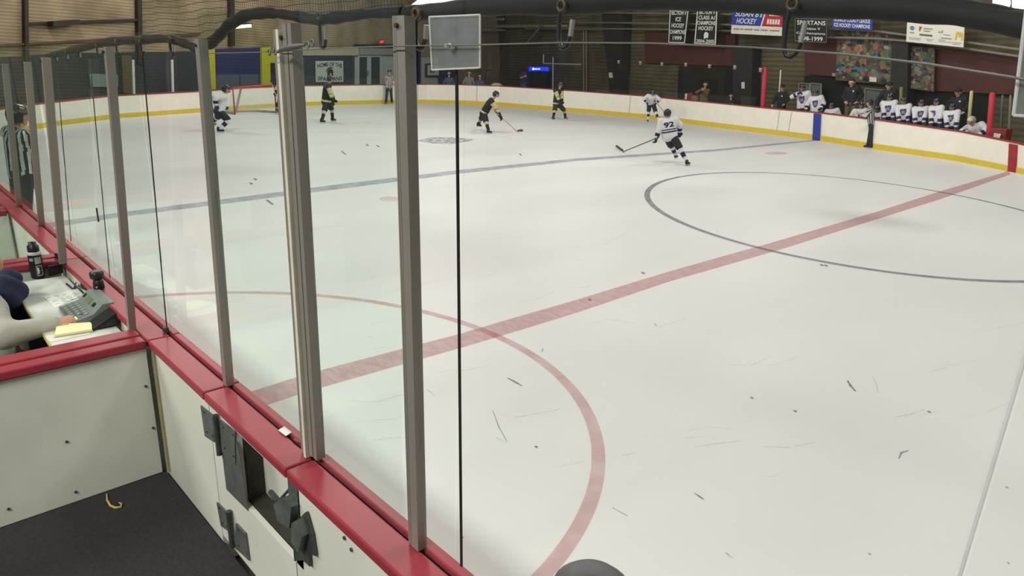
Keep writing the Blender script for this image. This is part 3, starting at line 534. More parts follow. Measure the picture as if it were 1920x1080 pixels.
r, q, n = sign('team_sign', EW, [(592, 114.5), (643.5, 114), (644, 153.5), (592.5, 154)], .45, WSIGN, 'white sign reading home of the spartans with helmet emblem behind the boards', 'sign')
mb = MB(); put_text(mb, 'HOME OF THE', q, (.05, .06, .95, .26), n, bold=.02, warp=lambda a, b: (a, b+.10*(2*a-1)**2)); put_text(mb, 'SPARTANS', q, (.06, .76, .94, .95), n, bold=.02, warp=lambda a, b: (a, b-.05*(2*a-1)**2)); mb.build('lettering', INK, r)
mb = MB()                                       # crested helmet emblem
put_poly(mb, q, [(.40, .72), (.40, .5), (.44, .40), (.52, .36), (.60, .42), (.62, .52), (.61, .72), (.56, .70), (.545, .58), (.50, .56), (.50, .66), (.47, .72)], n)
put_poly(mb, q, [(.36, .58), (.37, .42), (.43, .32), (.52, .29), (.60, .32), (.63, .37), (.55, .345), (.46, .37), (.40, .45)], n); mb.build('emblem', INK, r)
e = empty('exit_sign', atwall(716, 83, *EW, .6), 'small glowing red exit sign above the glass door', 'sign')
on_wall('housing', EW, [(711.5, 74), (720.5, 74), (720.5, 82.5), (711.5, 82.5)], .68, .1, mat('exit_housing', (150, 70, 60), .5), parent=e)
q = wq(EW, [(712, 75), (720, 75), (720, 82), (712, 82)], .69); mb = MB(); put_text(mb, 'EXIT', q, (.08, .2, .92, .8), nE, bold=.01); mb.build('lettering', emit('exit_glow', (255, 90, 80), 1.6), e)
lm = empty('strip_lamp', atwall(457, 54, *EW, 1.0), 'lit strip lamp hanging before the tan end wall', 'lamp')
on_wall('tube', EW, [(443, 47.5), (471, 45), (471.5, 51), (443.5, 53.5)], 1.0, .12, emit('lamp_glow', (255, 244, 200), 2.6), parent=lm)
on_wall('housing', EW, [(441, 45.5), (473, 43), (473, 45), (441, 47.5)], 1.05, .3, BROWN, parent=lm)
on_wall('navy_column', EW, [(776, 84), (789, 84), (789, 162), (776, 162)], .5, .4, mat('navy_column', (34, 34, 66), .6), 'navy column right of the tall grooved post behind the boards', 'column')
on_wall('white_wall_section', EW, [(789, 108), (822, 108), (822, 162), (789, 162)], .4, .3, PALE, 'narrow pale wall section with framed notice', 'wall panel')
r, q, n = sign('framed_notice', EW, [(798, 119), (824, 119), (824, 144), (798, 144)], .6, mat('notice_frame', (60, 66, 66), .6), 'framed notice on the narrow pale wall section', 'sign')
mb = MB(); put_poly(mb, q, [(.12, .12), (.95, .12), (.95, .88), (.12, .88)], n, .01); mb.build('sheet', WSIGN, r)
mb = MB(); put_text(mb, 'VE', q, (.3, .22, .6, .42), n, .02, bold=.02); put_text(mb, 'RI', q, (.3, .52, .6, .72), n, .02, bold=.02); mb.build('lettering', INK, r)
on_wall('wall_hoarding', EW, [(820, 128), (858, 128), (858, 164), (820, 164)], .4, .3, mat('blue_grey_panel', (58, 68, 82), .6, var=.3, scale=2), 'blue grey hoarding left of the tan wall behind the boards', 'wall panel')
# big tapered columns
def column(W, px, label): on_wall('tapered_column', W, px, .7, .6, BEAM, label, 'column', 'dark tapered columns')
column(EW, [(938, -30), (986, -30), (982, 168), (955, 168)], 'dark tapered column left of the drinks machine')
FO = (FW[0], FW[1])
column(FW, [(1122, -30), (1172, -30), (1164, 180), (1144, 180)], 'dark tapered column with a white notice right of the white pipes')
column(FW, [(1374, 85), (1411, 85), (1408, 205), (1374, 205)], 'dark column left of the red padded post')
column(FW, [(1672, 60), (1703, 60), (1700, 240), (1670, 240)], 'dark column between the two murals')
on_wall('paper_notice', FW, [(1141, 136), (1147.5, 136), (1148.5, 146), (1142, 146)], .75, .02, PAPER, 'white paper notice on the tapered column right of the white pipes', 'notice')
on_wall('paper_notice', FW, [(1390, 154), (1396, 154), (1396, 166), (1390, 166)], .75, .02, PAPER, 'white paper notice on the dark column left of the red padded post', 'notice')
# drinks machine and cooler
m_ = empty('vending_machine', atwall(981, 166, *FW, 1.2), 'blue drinks machine with round red white and blue emblem', 'vending machine')
on_wall('cabinet', FW, [(973, 129), (990, 129), (990, 170), (973, 169)], 1.3, .4, mat('machine_blue', (54, 66, 108), .4), parent=m_)
q = wq(FW, [(973, 129), (990, 129), (990, 170), (973, 169)], 1.3)
mb = MB(); put_poly(mb, q, circ(.5, .36, .36, .18), nF, .012); mb.build('emblem', WTX, m_)
mb = MB(); put_poly(mb, q, [(.16, .33), (.2, .26), (.36, .195), (.64, .195), (.80, .27), (.70, .30), (.45, .34), (.3, .40)], nF, .02); mb.build('emblem_red', REDB, m_)
mb = MB(); put_poly(mb, q, [(.22, .46), (.4, .43), (.6, .39), (.84, .37), (.8, .46), (.64, .525), (.36, .525)], nF, .02); mb.build('emblem_blue', BLUB, m_)
mb = MB(); put_poly(mb, q, [(.1, .62), (.9, .62), (.9, .66), (.1, .66)], nF, .012); put_poly(mb, q, [(.2, .7), (.8, .7), (.8, .9), (.2, .9)], nF, .012); mb.build('front_panel', mat('machine_light', (116, 124, 150), .5), m_)
c_ = empty('drinks_cooler', atwall(1005, 166, *FW, 1.2), 'dark glass drinks cooler with lit blue header', 'cooler')
on_wall('cabinet', FW, [(992, 133), (1020, 133), (1019, 171), (992, 170)], 1.3, .25, mat('cooler_dark', (40, 48, 50), .35, var=.3, scale=4), parent=c_)
on_wall('header', FW, [(992, 125.5), (1020.5, 125.5), (1020.5, 133), (992, 133)], 1.25, .38, emit('header_glow', (20, 50, 235), 1.5), parent=c_)
q = wq(FW, [(991, 125.5), (1020.5, 125.5), (1020.5, 133), (991, 133)], 1.25); mb = MB(); put_poly(mb, q, circ(.32, .5, .07, .3), nF, .01); [put_poly(mb, q, [(.42+.09*k, .38), (.48+.09*k, .38), (.48+.09*k, .66), (.42+.09*k, .66)], nF, .01) for k in range(4)]; mb.build('header_mark', emit('header_white', (225, 235, 255), 1.4), c_)
mb = MB(); wslab(mb, FW, [(1003, 135), (1004, 135), (1004, 168), (1003, 168)], 1.23, .04); mb.build('door_handle', PIPE, c_)
# white pipe frame in the corner
mb = MB()
for a, b in (((1037, 107), (1036.5, 172)), ((1019, 102), (1019, 119)), ((1019, 119), (1089, 121))): p, q = wq(FW, [a, b], 1.6); mb.tube([p, q], .045, 8)
tag(mb.build('pipe_frame', mat('white_pipe', (190, 192, 182), .5)), 'white pipe frame shaped like a goal post before the tan corner wall', 'pipe frame')
for i, x in enumerate((1094, 1099)):
    mb = MB(); p, q = wq(FW, [(x, 55), (x+.5, 172)], .3); mb.tube([p, q], .05, 8); tag(mb.build('wall_conduit', PIPE), ('left' if i == 0 else 'right')+' of two vertical conduits on the tan corner wall', 'pipe')
for i, (q, lb) in enumerate((([(893, 37), (942, 34), (942, 38), (893, 41)], 'upper pale strip lamp housing above the tan corner wall'), ([(900, 47), (1060, 46), (1060, 51), (900, 52)], 'long pale beam above the tan corner wall'), ([(870, 55), (1010, 54), (1010, 58), (870, 59)], 'lower pale beam above the tan corner wall'))):
    on_wall('ceiling_strut', EW if i == 2 else FW, q, .8, .2, mat('pale_strut', (150, 142, 108), .6), lb, 'beam')
mb = MB(); p, q = wq(FW, [(1016, 47), (985, 84)], 1.0); mb.tube([p, q], .10, 6); tag(mb.build('brace', mat('grey_brace', (112, 112, 100), .6)), 'grey diagonal brace above the lit blue cooler header', 'brace')
# cart arch, white dome behind the boards
mb = MB(); mb.tube([bpoint(px, 2.6)+np.array((0, 0, height(bpoint(px, 2.6), px, py))) for px, py in ((907, 160), (910, 132), (930, 130), (946, 160))], .025, 8); tag(mb.build('cart_frame', BLK), 'black tubular arch of a parked cart behind the boards', 'cart frame')
b0 = bpoint(930, 1.3); zt = height(b0, 930, 155); mb = MB(); mb.lathe((b0[0], b0[1], zt-.55), [(.42, 0), (.42, .3), (.36, .44), (.2, .53), (.03, .55)], 20); tag(mb.build('white_dome', mat('dome_white', (190, 186, 160), .5)), 'pale rounded cover rising just above the boards', 'cover')
# --- far wall
RB = lambda q, lb: on_wall('red_wall_section', FW, q, .25, .2, DRED, lb, 'wall section', 'brick red wall sections')
RB([(1208, 58), (1378, 56), (1378, 124), (1209, 118)], 'brick red wall panel behind the black banners'); RB([(1508, 72), (1568, 76), (1568, 144), (1509, 138)], 'brick red wall panel below the black class banner'); RB([(1752, 92), (1912, 105), (1905, 178), (1752, 170)], 'brick red wall panel right of the smaller mural')
OP = lambda q, lb: on_wall('dark_bay', FW, q, .09, .08, BLACKOP, lb, 'opening', 'dark openings in the far wall')
OP([(1272, 124), (1376, 124), (1374, 210), (1270, 205)], 'dark opening behind the clapping spectator'); OP([(1508, 142), (1592, 146), (1590, 225), (1506, 220)], 'dark opening behind the two players at left of the bench')
OP([(1706, 172), (1790, 176), (1786, 245), (1704, 240)], 'dark opening behind the row of white players'); OP([(1800, 178), (1856, 178), (1850, 260), (1796, 255)], 'dark opening behind the bending player in white helmet')
for q, lb in (([(1498, 156), (1518, 157), (1517, 215), (1497, 213)], 'grey framed door behind the left bench players, left leaf'), ([(1520, 156), (1540, 158), (1539, 216), (1519, 215)], 'grey framed door behind the left bench players, right leaf'), ([(1622, 166), (1661, 170), (1660, 230), (1621, 226)], 'grey door behind the pointing official')):
    d = empty('wall_door', atwall(q[2][0], q[2][1], *FW, .5), lb, 'door'); on_wall('leaf', FW, q, .55, .05, DOORG, parent=d)
    mb = MB(); 
    for i in range(3): p0, p1 = wq(FW, [q[[3, 0, 1][i]], q[[0, 1, 2][i]]], .58); mb.tube([p0, p1], .035, 6)
    mb.build('frame', mat('door_frame_grey', (120, 122, 112), .5), d)
# pipes
for pts, off, lb in (([(1130, 24), (1260, 25), (1400, 27)], .9, 'upper pale pipe on the far wall behind the first black banner'), ([(1040, 41), (1175, 43), (1300, 45), (1400, 47)], .8, 'middle pale pipe on the far wall behind the black banners'),
                     ([(985, 54), (1140, 54), (1255, 55), (1370, 58), (1450, 61)], .7, 'lower pale pipe on the far wall behind the black banners'), ([(1540, 53), (1640, 58), (1700, 66), (1810, 79), (1912, 93)], .9, 'upper pale pipe behind the sponsor board'), ([(1550, 70), (1640, 72), (1700, 77), (1810, 91), (1912, 106)], .8, 'lower pale pipe behind the sponsor board')):
    mb = MB(); mb.tube(wq(FW, pts, off), .055, 8); tag(mb.build('wall_pipe', PIPE), lb, 'pipe', 'pipes on the far wall')
for px, py, w_, h_, lb in ((1153, 112, 5, 7, 0), (1193, 114, 5, 7, 1), (1233, 116, 6, 7, 2), (1277, 117, 6, 8, 3), (1321, 120, 6, 8, 4), (1368, 122, 6, 8, 5), (1416, 127, 6, 8, 6)): pass
# banners
H3 = 'banners hanging along the far wall'
def border(mb, q, n, w=.03, h=.02, lift=.015):
    for a in ([(0, 0), (1, 0), (1, h), (0, h)], [(0, 1-h), (1, 1-h), (1, 1), (0, 1)], [(0, 0), (w, 0), (w, 1), (0, 1)], [(1-w, 0), (1, 0), (1, 1), (1-w, 1)]): put_poly(mb, q, a, n, lift)
BO = 1.3
r, q, n = sign('banner', FW, [(1257, 2), (1293, 3), (1284.5, 81), (1253.5, 80)], BO, BLKB, 'narrow black banner reading section v ice hockey champions 1999', 'banner', .02, H3)
mb = MB()
for i, (t, a, b) in enumerate((('SPARTANS', .1, .9), ('SECTION V', .09, .91), ('ICE', .35, .65), ('HOCKEY', .14, .86), ('CHAMPIONS', .06, .94), ('1999', .25, .78))): put_text(mb, t, q, (a, .07+.152*i, b, .175+.152*i), n, bold=.025)
mb.build('lettering', WTX, r); mb = MB(); border(mb, q, n, .05, .02); mb.build('border', WTX, r)
r, q, n = sign('banner', FW, [(1309, 2), (1346, 3), (1342.5, 83.5), (1302, 82)], BO, BLKB, 'narrow black banner reading class A champions hockey 2004-2005', 'banner', .02, H3)
mb = MB()
for i, (t, a, b) in enumerate((('SPARTANS', .1, .9), ('SECTION V', .1, .9), ('CLASS A1', .1, .9), ('CHAMPIONS', .06, .94), ('HOCKEY', .14, .86))): put_text(mb, t, q, (a, .08+.125*i, b, .175+.125*i), n, bold=.025)
put_text(mb, '2004-2005', q, (.08, .89, .92, .975), n, bold=.02); mb.build('lettering', WTX, r); mb = MB(); border(mb, q, n, .05, .015); mb.build('border', WTX, r)
mb = MB(); put_poly(mb, q, [(.44, .87), (.42, .8), (.45, .73), (.54, .71), (.63, .74), (.64, .82), (.6, .87), (.55, .84), (.5, .87)], n); mb.build('emblem', WTX, r)
r, q, n = sign('hockey_sign', FW, [(1374, 8), (1469, 12), (1466, 67.5), (1371, 63)], BO, BLUB, 'blue red and white hockey shop sign on the far wall', 'sign')
mb = MB(); put_poly(mb, q, [(0, .70), (1, .70), (1, 1), (0, 1)], n, .01); mb.build('lower_strip', mat('strip_white', (216, 212, 198), .6), r)
mb = MB(); put_poly(mb, q, [(.70, 0), (1, 0), (1, .70), (.60, .70)], n, .012); mb.build('red_field', REDB, r)
mb = MB(); put_poly(mb, q, [(.69, 0), (.715, 0), (.615, .70), (.59, .70)], n, .014); put_text(mb, "SUSAN B's", q, (.07, .22, .62, .40), n, .02, shear=.3, bold=.015); put_text(mb, 'HOCKEY', q, (.10, .46, .52, .64), n, .02, shear=.3, bold=.015)
[put_poly(mb, q, [(a+.05*k, b0), (a+.05*k+.036, b0), (a+.05*k+.028, b1), (a+.05*k-.008, b1)], n, .02) for a, b0, b1, m in ((.76, .24, .34, 4), (.72, .45, .62, 5)) for k in range(m)]; mb.build('lettering', WTX, r)
mb = MB(); [put_poly(mb, q, [(a, .81), (a+w_, .81), (a+w_, .86), (a, .86)], n, .02) for a, w_ in ((.05, .12), (.19, .07), (.28, .16), (.47, .1), (.60, .14), (.77, .18))]; mb.build('small_lettering', mat('faint_ink', (140, 136, 120), .7), r)
r, q, n = sign('banner', FW, [(1491, 34.5), (1551.5, 36), (1550, 80), (1490.5, 77)], BO, BLKB, 'wide black banner reading spartans section v champions 1998-1999', 'banner', .02, H3)
mb = MB()
for t, a, b, c, d in (('SPARTANS', .07, .08, .95, .27), ('Section V', .25, .37, .8, .48), ('Co. Champions', .05, .58, .95, .70), ('1998-1999', .12, .77, .88, .95)): put_text(mb, t, q, (a, b, c, d), n)
mb.build('lettering', WTX, r); mb = MB(); border(mb, q, n, .012, .018); mb.build('border', mat('grey_border', (120, 120, 112), .7), r)
r, q, n = sign('banner', FW, [(1561.5, 8), (1636, 12), (1635.5, 57), (1560.5, 52)], BO, BLUB, 'blue banner with white lettering above the large mural', 'banner', .02, H3)
mb = MB()
for i, t in enumerate(('SPARTANS', 'SECTION V CLASS A', 'MONROE COUNTY LEAGUE', 'ICE HOCKEY CHAMPIONS')): put_text(mb, t, q, (.05, .12+.22*i, .95, .28+.22*i), n, bold=.02)
mb.build('lettering', WTX, r)
r, q, n = sign('sponsor_board', FW, [(1702, 22), (1809, 32), (1806, 89), (1699, 78)], BO, mat('board_white', (224, 222, 204), .5, var=.03), 'white sponsor board with small logos on the far wall', 'sign')
g = mat('logo_grey', (150, 150, 158), .7); mb = MB()
[put_poly(mb, q, [(a, b), (c, b), (c, d), (a, d)], n) for a, b, c, d in ((.06, .66, .14, .70), (.31, .48, .47, .525), (.31, .565, .43, .605), (.57, .55, .62, .60), (.63, .50, .65, .60), (.66, .63, .78, .66))]
for a, b, c, d in ((.05, .84, .28, .86), (.05, .89, .26, .91), (.36, .84, .5, .86), (.38, .89, .46, .91), (.58, .82, .7, .84), (.58, .87, .8, .89), (.82, .86, .97, .88), (.82, .91, .95, .93), (.62, .74, .8, .78)): put_poly(mb, q, [(a, b), (c, b), (c, d), (a, d)], n)
mb.build('lettering', g, r)
mb = MB(); put_poly(mb, q, circ(.10, .53, .04, .075), n); mb.build('logo', mat('logo_blue', (104, 116, 170), .6), r)
mb = MB(); put_poly(mb, q, [(.23, .45), (.27, .45), (.28, .5), (.26, .53), (.25, .61), (.23, .61)], n); mb.build('logo', mat('logo_red', (186, 70, 60), .6), r)
mb = MB(); put_poly(mb, q, [(.24, .69), (.47, .69), (.47, .75), (.24, .75)], n); mb.build('logo', mat('logo_dark', (92, 92, 100), .6), r)
mb = MB(); put_poly(mb, q, [(.86, .78), (.87, .55), (.89, .50), (.92, .50), (.93, .58), (.94, .50), (.97, .50), (.985, .55), (.985, .78), (.965, .78), (.955, .58), (.945, .68), (.92, .68), (.905, .58), (.88, .78)], n); mb.build('logo', mat('logo_yellow', (214, 178, 60), .6), r)
# murals
def mural(px, label, seed, nx, ny):
    r, q, n = sign('wall_mural', FW, px, .45, mat('mural_ground_%d' % seed, (92, 84, 62), .8), label, 'mural', .05); R = random.Random(seed)
    cols = [(38, 96, 96), (52, 104, 112), (150, 66, 50), (158, 138, 60), (40, 52, 110), (96, 108, 64), (182, 172, 128), (96, 44, 70), (60, 130, 140), (70, 58, 44), (178, 96, 60), (30, 34, 46), (128, 128, 108), (120, 112, 58)]
    for ci, c in enumerate(cols):
        mb = MB()
        for k in range(int(nx*ny/len(cols))+2):
            cx, cy = R.uniform(.03, .97), R.uniform(.03, .97); rx = R.uniform(.35, 1.3)/nx; ry = R.uniform(.35, 1.3)/ny; m = R.randint(5, 9); rot_ = R.uniform(0, 6)
            pts = [(min(.995, max(.005, cx+rx*R.uniform(.6, 1.1)*math.cos(rot_+6.283*i/m))), min(.995, max(.005, cy+ry*R.uniform(.6, 1.1)*math.sin(rot_+6.283*i/m)))) for i in range(m)]
            put_poly(mb, q, pts, n, .01+.0016*ci+.0001*k)
        mb.build('painted_shapes', mat('mural_%d' % ci, tuple(int(.72*v+.28*84) for v in c), .8, var=.25, scale=6), r)
    return r, q, n
mural([(1570, 54), (1674, 62), (1673, 160), (1566, 150)], 'large colourful mural of painted figures on the far wall', 3, 17, 14)
mural([(1705, 86), (1753, 90), (1751, 172), (1700, 165)], 'smaller colourful mural right of the dark column', 11, 8, 14)
on_wall('paper_notice', FW, [(1630, 144), (1643, 145), (1643, 154), (1630, 153)], .7, .02, PAPER, 'white paper notice at the foot of the large mural', 'notice')
for x, y in ((1563, 140), (1614, 146)): on_wall('paper_notice', FW, [(x-3, y-3), (x+3, y-3), (x+3, y+3), (x-3, y+3)], .7, .02, mat('grey_paper', (140, 140, 130), .7), 'small grey notice at the %s foot of the large mural' % ('left' if x < 1600 else 'middle'), 'notice')
# ------------------------------------------------------------------ things standing along the far boards
PAD = mat('red_padding', (186, 48, 66), .6, var=.06)
def bpost(pt, pb, off, rad, m, name, label, cat):
    b = bpoint(pb[0], off); b[2] = height(b, *pb)-.4; t = np.array((*(bpoint(pt[0], off)[:2]), 0)); t[2] = height(t, *pt); t = along(pt[0], pt[1], math.hypot(b[0]-CP[0], b[1]-CP[1])); b = along(pb[0], pb[1]+14, math.hypot(b[0]-CP[0], b[1]-CP[1])); b = np.array((b[0], b[1], max(.01, b[2])))
    mb = MB(); P = [b+(t-b)*k for k in (0, .5, .97, 1)]; mb.tube(P, [rad, rad, rad, rad*.6], 14); return tag(mb.build(name, m), label, cat)
bpost((1435, 126), (1429, 203), .3, .105, PAD, 'padded_post', 'red padded post at the left end of the players bench', 'padded post')
bpost((1861, 173), (1853, 258), .3, .085, PAD, 'padded_post', 'red padded post at the right end of the players bench', 'padded post')
bpost((1464, 131), (1461, 160), .9, .03, PAPER, 'white_stanchion', 'thin white stanchion above the coach in black cap', 'post')
bpost((1822, 170), (1814, 240), .9, .055, mat('cream_post', (196, 190, 130), .5), 'white_stanchion', 'cream stanchion left of the bending player in white helmet', 'post')
bpost((1690, 163), (1688, 200), 1.2, .06, mat('dull_yellow', (120, 116, 62), .6), 'white_stanchion', 'dull yellow stanchion between the first two standing white players', 'post')
FGH = 'clear screens above the far boards'
def fpane(x0, x1, label, ptop):
    A, B = bpoint(x0, .06), bpoint(x1, .06); h0 = height(A, x0, np.interp(x0, TOPX, TOPY)); h1 = height(B, x1, np.interp(x1, TOPX, TOPY)); t0 = height(A, x0, ptop[0]); t1 = height(B, x1, ptop[1])
    n = np.array((-(B-A)[1], (B-A)[0], 0)); n /= np.linalg.norm(n); d = (B-A)*.004
    mb = MB(); mb.prism([A+d+(0, 0, h0+.02), B-d+(0, 0, h1+.02), B-d+(0, 0, t1), A+d+(0, 0, t0)], n*.012); return tag(mb.build('glass_screen', GLF), label, 'glass screen', FGH)
xs = [1114, 1153, 1193, 1233, 1277, 1321, 1368, 1416]; ys = [110, 112, 114, 116, 117, 120, 122, 127]
for i in range(7): fpane(xs[i], xs[i+1], 'clear far pane, number %s from the left of the bracketed panes' % ['one', 'two', 'three', 'four', 'five', 'six', 'seven'][i], (ys[i], ys[i+1]))
for i in range(1, 8):
    A = bpoint(xs[i], .02); z = height(A, xs[i], ys[i]+4); r = empty('glass_bracket', (A[0], A[1], z-.12), 'grey glass bracket on the far panes, %s from the left' % ['', 'first', 'second', 'third', 'fourth', 'fifth', 'sixth', 'last'][i], 'bracket', 'brackets of the far panes')
    mb = MB(); mb.box((A[0], A[1], z), (.16, .05, .17), math.atan2(-.29, 1)); mb.build('plate', mat('bracket_grey', (136, 136, 126), .5, .3), r, .01)
    mb = MB(); mb.box((A[0], A[1], z+.06), (.13, .07, .05), math.atan2(-.29, 1)); mb.build('cap', mat('bracket_pale', (190, 190, 180), .5), r)
xe = [404, 455, 505, 562, 625, 690, 750]
for i in range(6): fpane(xe[i], xe[i+1], 'clear end pane above the boards %s' % ['beside the yellow column', 'behind the goal', 'behind the goalie', 'left of the team sign', 'in front of the team sign', 'in front of the glass door'][i], (92, 92))
# small clutter at the bench end and behind the glass
b = bpoint(1889, .5); z = height(b, 1883, 262); mb = MB(); mb.box((b[0], b[1], z+.12), (.5, .35, .45), -.3); r = tag(mb.build('red_box', mat('red_box', (128, 36, 34), .6), bevel=.02), 'red box with a white sheet beside the right padded post', 'box')
mb = MB(); P = [bpoint(x, .3)+np.array((0, 0, height(bpoint(x, .3), x, y))) for x, y in ((1874, 250), (1890, 252), (1889, 263), (1874, 261))]; mb.prism(P, (0, .01, 0)); mb.build('sheet', PAPER, r)
for x, c, nm in ((1878, (84, 100, 90), 'left'), (1893, (120, 124, 92), 'right')):
    bpost((x+2, 178), (x-2, 246), 1.0, .035, mat('green_post_'+nm, c, .5), 'pane_post', '%s of two greenish posts right of the bench end' % nm, 'post')
b = bpoint(1291, 1.2); z = height(b, 1291, 187); mb = MB(); mb.add(*(lambda: (lambda P: (P, [(0, 1, 2, 3), (4, 7, 6, 5), (0, 4, 5, 1), (1, 5, 6, 2), (2, 6, 7, 3), (3, 7, 4, 0)]))([(b[0]+x, b[1]+y, z+zz) for x, y, zz in ((-.22, -.1, -.1), (.2, -.1, -.1), (.24, .15, -.1), (-.2, .15, -.1), (-.12, -.05, .32), (.14, -.05, .40), (.14, .1, .38), (-.1, .1, .33))]))()); r = tag(mb.build('jersey_bundle', mat('red_cloth', (128, 30, 38), .8, var=.2)), 'red and white bundle of clothing behind the far glass', 'clothing')
mb = MB(); mb.box((b[0]-.17, b[1]-.08, z+.1), (.12, .1, .42), .2); mb.build('white_side', PAPER, r, .02)
b = bpoint(1303, 1.2); z = height(b, 1303, 187); mb = MB(); mb.box((b[0], b[1], z+.05), (.42, .3, .34), -.2); r = tag(mb.build('grey_bag', mat('grey_bag', (112, 110, 96), .7, var=.15), bevel=.06), 'pale grey bag behind the far glass beside the red bundle', 'bag')
mb = MB(); mb.tube([(b[0]-.1, b[1], z+.2), (b[0]-.06, b[1], z+.3), (b[0]+.06, b[1], z+.3), (b[0]+.1, b[1], z+.2)], .015, 6); mb.build('handle', BLK, r)
mb = MB()
P0 = [bpoint(x, 2.5) for x in (1440, 1560, 1700, 1850)]; mb.ribbon([p for p in P0], [0]*4, [.65, .65, .6, .55], -.25, .25); tag(mb.build('players_bench', mat('bench_wood', (90, 84, 70), .7)), 'long players bench behind the far boards', 'bench')
# lamps in the roof: one sliver of each shows over the net roll
LAMPG = emit('roof_lamp_glow', (255, 250, 235), 2.2)
def rlamp(pxs, dist, label):
    P = [along(x, y, dist) for x, y in pxs]; c = sum(P)/len(P); r = empty('roof_lamp', c, label, 'lamp'); n = c-CP; n[2] = 0; n /= np.linalg.norm(n)
    mb = MB(); mb.prism(P, n*.5); mb.build('diffuser', LAMPG, r); mb = MB(); mb.prism([p+np.array((0, 0, .16))+n*.0 for p in P[:2]]+[p+np.array((0, 0, .02)) for p in P[:2][::-1]], n*.5); mb.build('housing', BROWN, r)
rlamp([(812, -22), (880, -30), (880, -1), (770, 10)], 16, 'bright roof lamp sliver above the scuffed clamp plate')
rlamp([(1862, -30), (1895, -26), (1895, 8), (1862, 5)], 14, 'bright roof lamp at the top right, second from the right edge'); rlamp([(1898, -26), (1960, -18), (1960, 16), (1898, 9)], 14, 'bright roof lamp in the top right corner')
# ================================================================== PEOPLE
def V3(*a): return np.array(a, float)
def unit(v): return v/(np.linalg.norm(v)+1e-12)
def sdf(P, caps, k):
    d = None
    for a, b, ra, rb, tg in caps:
        ab = b-a; L = ab @ ab+1e-12; t = np.clip(((P-a) @ ab)/L, 0, 1); q = np.linalg.norm(P-a-t[:, None]*ab, axis=1)-(ra+(rb-ra)*t)
        if d is None: d = q
        else: h = np.clip(.5+.5*(d-q)/k, 0, 1); d = d*(1-h)+q*h-k*h*(1-h)
    return d
def nearest(P, caps):
    best = np.full(len(P), 1e9); ti = np.zeros(len(P), int); tt = np.zeros(len(P))
    for i, (a, b, ra, rb, tg) in enumerate(caps):
        ab = b-a; L = ab @ ab+1e-12; t = np.clip(((P-a) @ ab)/L, 0, 1); q = np.linalg.norm(P-a-t[:, None]*ab, axis=1)-(ra+(rb-ra)*t)
        m = q < best; best[m] = q[m]; ti[m] = i; tt[m] = t[m]
    return ti, tt
OFF = [(0, 0, 0), (1, 0, 0), (0, 1, 0), (1, 1, 0), (0, 0, 1), (1, 0, 1), (0, 1, 1), (1, 1, 1)]
EDG = [(0, 1), (2, 3), (4, 5), (6, 7), (0, 2), (1, 3), (4, 6), (5, 7), (0, 4), (1, 5), (2, 6), (3, 7)]
def surfnet(f, lo, hi, h):
    n = np.ceil((hi-lo)/h).astype(int)+1; ax = [lo[i]+h*np.arange(n[i]) for i in range(3)]
    G = np.stack(np.meshgrid(*ax, indexing='ij'), -1).reshape(-1, 3); Vv = f(G).reshape(n); I = Vv < 0; c = n-1
    sl = lambda o: tuple(slice(o[i], o[i]+c[i]) for i in range(3))
    cv = [Vv[sl(o)] for o in OFF]; ci = [I[sl(o)] for o in OFF]
    sm = np.zeros((*c, 3)); ct = np.zeros(c)
    for a, b in EDG:
        x = ci[a] != ci[b]; t = np.where(x, cv[a]/(cv[a]-cv[b]+1e-15), 0)
        oa, ob = np.array(OFF[a], float), np.array(OFF[b], float); sm += np.where(x[..., None], oa+t[..., None]*(ob-oa), 0); ct += x
    act = ct > 0; idx = np.full(c, -1); idx[act] = np.arange(act.sum()); ijk = np.argwhere(act)
    pts = lo+h*(ijk+sm[act]/ct[act][:, None]); F = []
    for d in range(3):
        e, g = (d+1) % 3, (d+2) % 3; s0 = [slice(0, n[0]), slice(0, n[1]), slice(0, n[2])]; s1 = list(s0); s0[d] = slice(0, n[d]-1); s1[d] = slice(1, n[d])
        E_ = np.argwhere(I[tuple(s0)] != I[tuple(s1)]); E_ = E_[(E_[:, e] > 0) & (E_[:, g] > 0) & (E_[:, e] < n[e]-1) & (E_[:, g] < n[g]-1)]
        q = []
        for de, dg_ in ((-1, -1), (0, -1), (0, 0), (-1, 0)):
            w = E_.copy(); w[:, e] += de; w[:, g] += dg_; q.append(idx[w[:, 0], w[:, 1], w[:, 2]])
        F.append(np.stack(q, 1))
    F = np.vstack(F); F = F[(F >= 0).all(1)]; return pts, F
def grow(name, caps, mats, parent, h=.02, k=.03, colour=None, cut=None, extra=None):
    R = max(max(c[2], c[3]) for c in caps)+2*h+k*.3
    A = np.array([p for c in caps for p in (c[0], c[1])]); lo = A.min(0)-R; hi = A.max(0)+R
    def f(P):
        d = sdf(P, caps, k)
        if extra is not None: d = extra(P, d)
        return np.maximum(d, cut(P)) if cut is not None else d
    v, F = surfnet(f, lo, hi, h); mb = MB(); mb.v = v.tolist(); mb.f = F.tolist(); mb.sm = [True]*len(F)
    if colour is not None:
        C = v[F].mean(1); ti, tt = nearest(C, caps); mb.m = [int(x) for x in colour(C, np.array([c[4] for c in caps])[ti], tt)]
    else: mb.m = [0]*len(F)
    return mb.build(name, mats, parent)
def ik(A, T, l1, l2, hint):
    d = T-A; L = np.linalg.norm(d); u = d/(L+1e-9); L2 = min(L, (l1+l2)*.999); 
    if L > l1+l2: l1, l2 = l1*L/(l1+l2)*1.0, l2*L/(l1+l2)*1.0; return A+u*l1
    a = (l1*l1-l2*l2+L2*L2)/(2*L2); hh = math.sqrt(max(0, l1*l1-a*a)); p = hint-u*(hint @ u); return A+u*a+unit(p)*hh
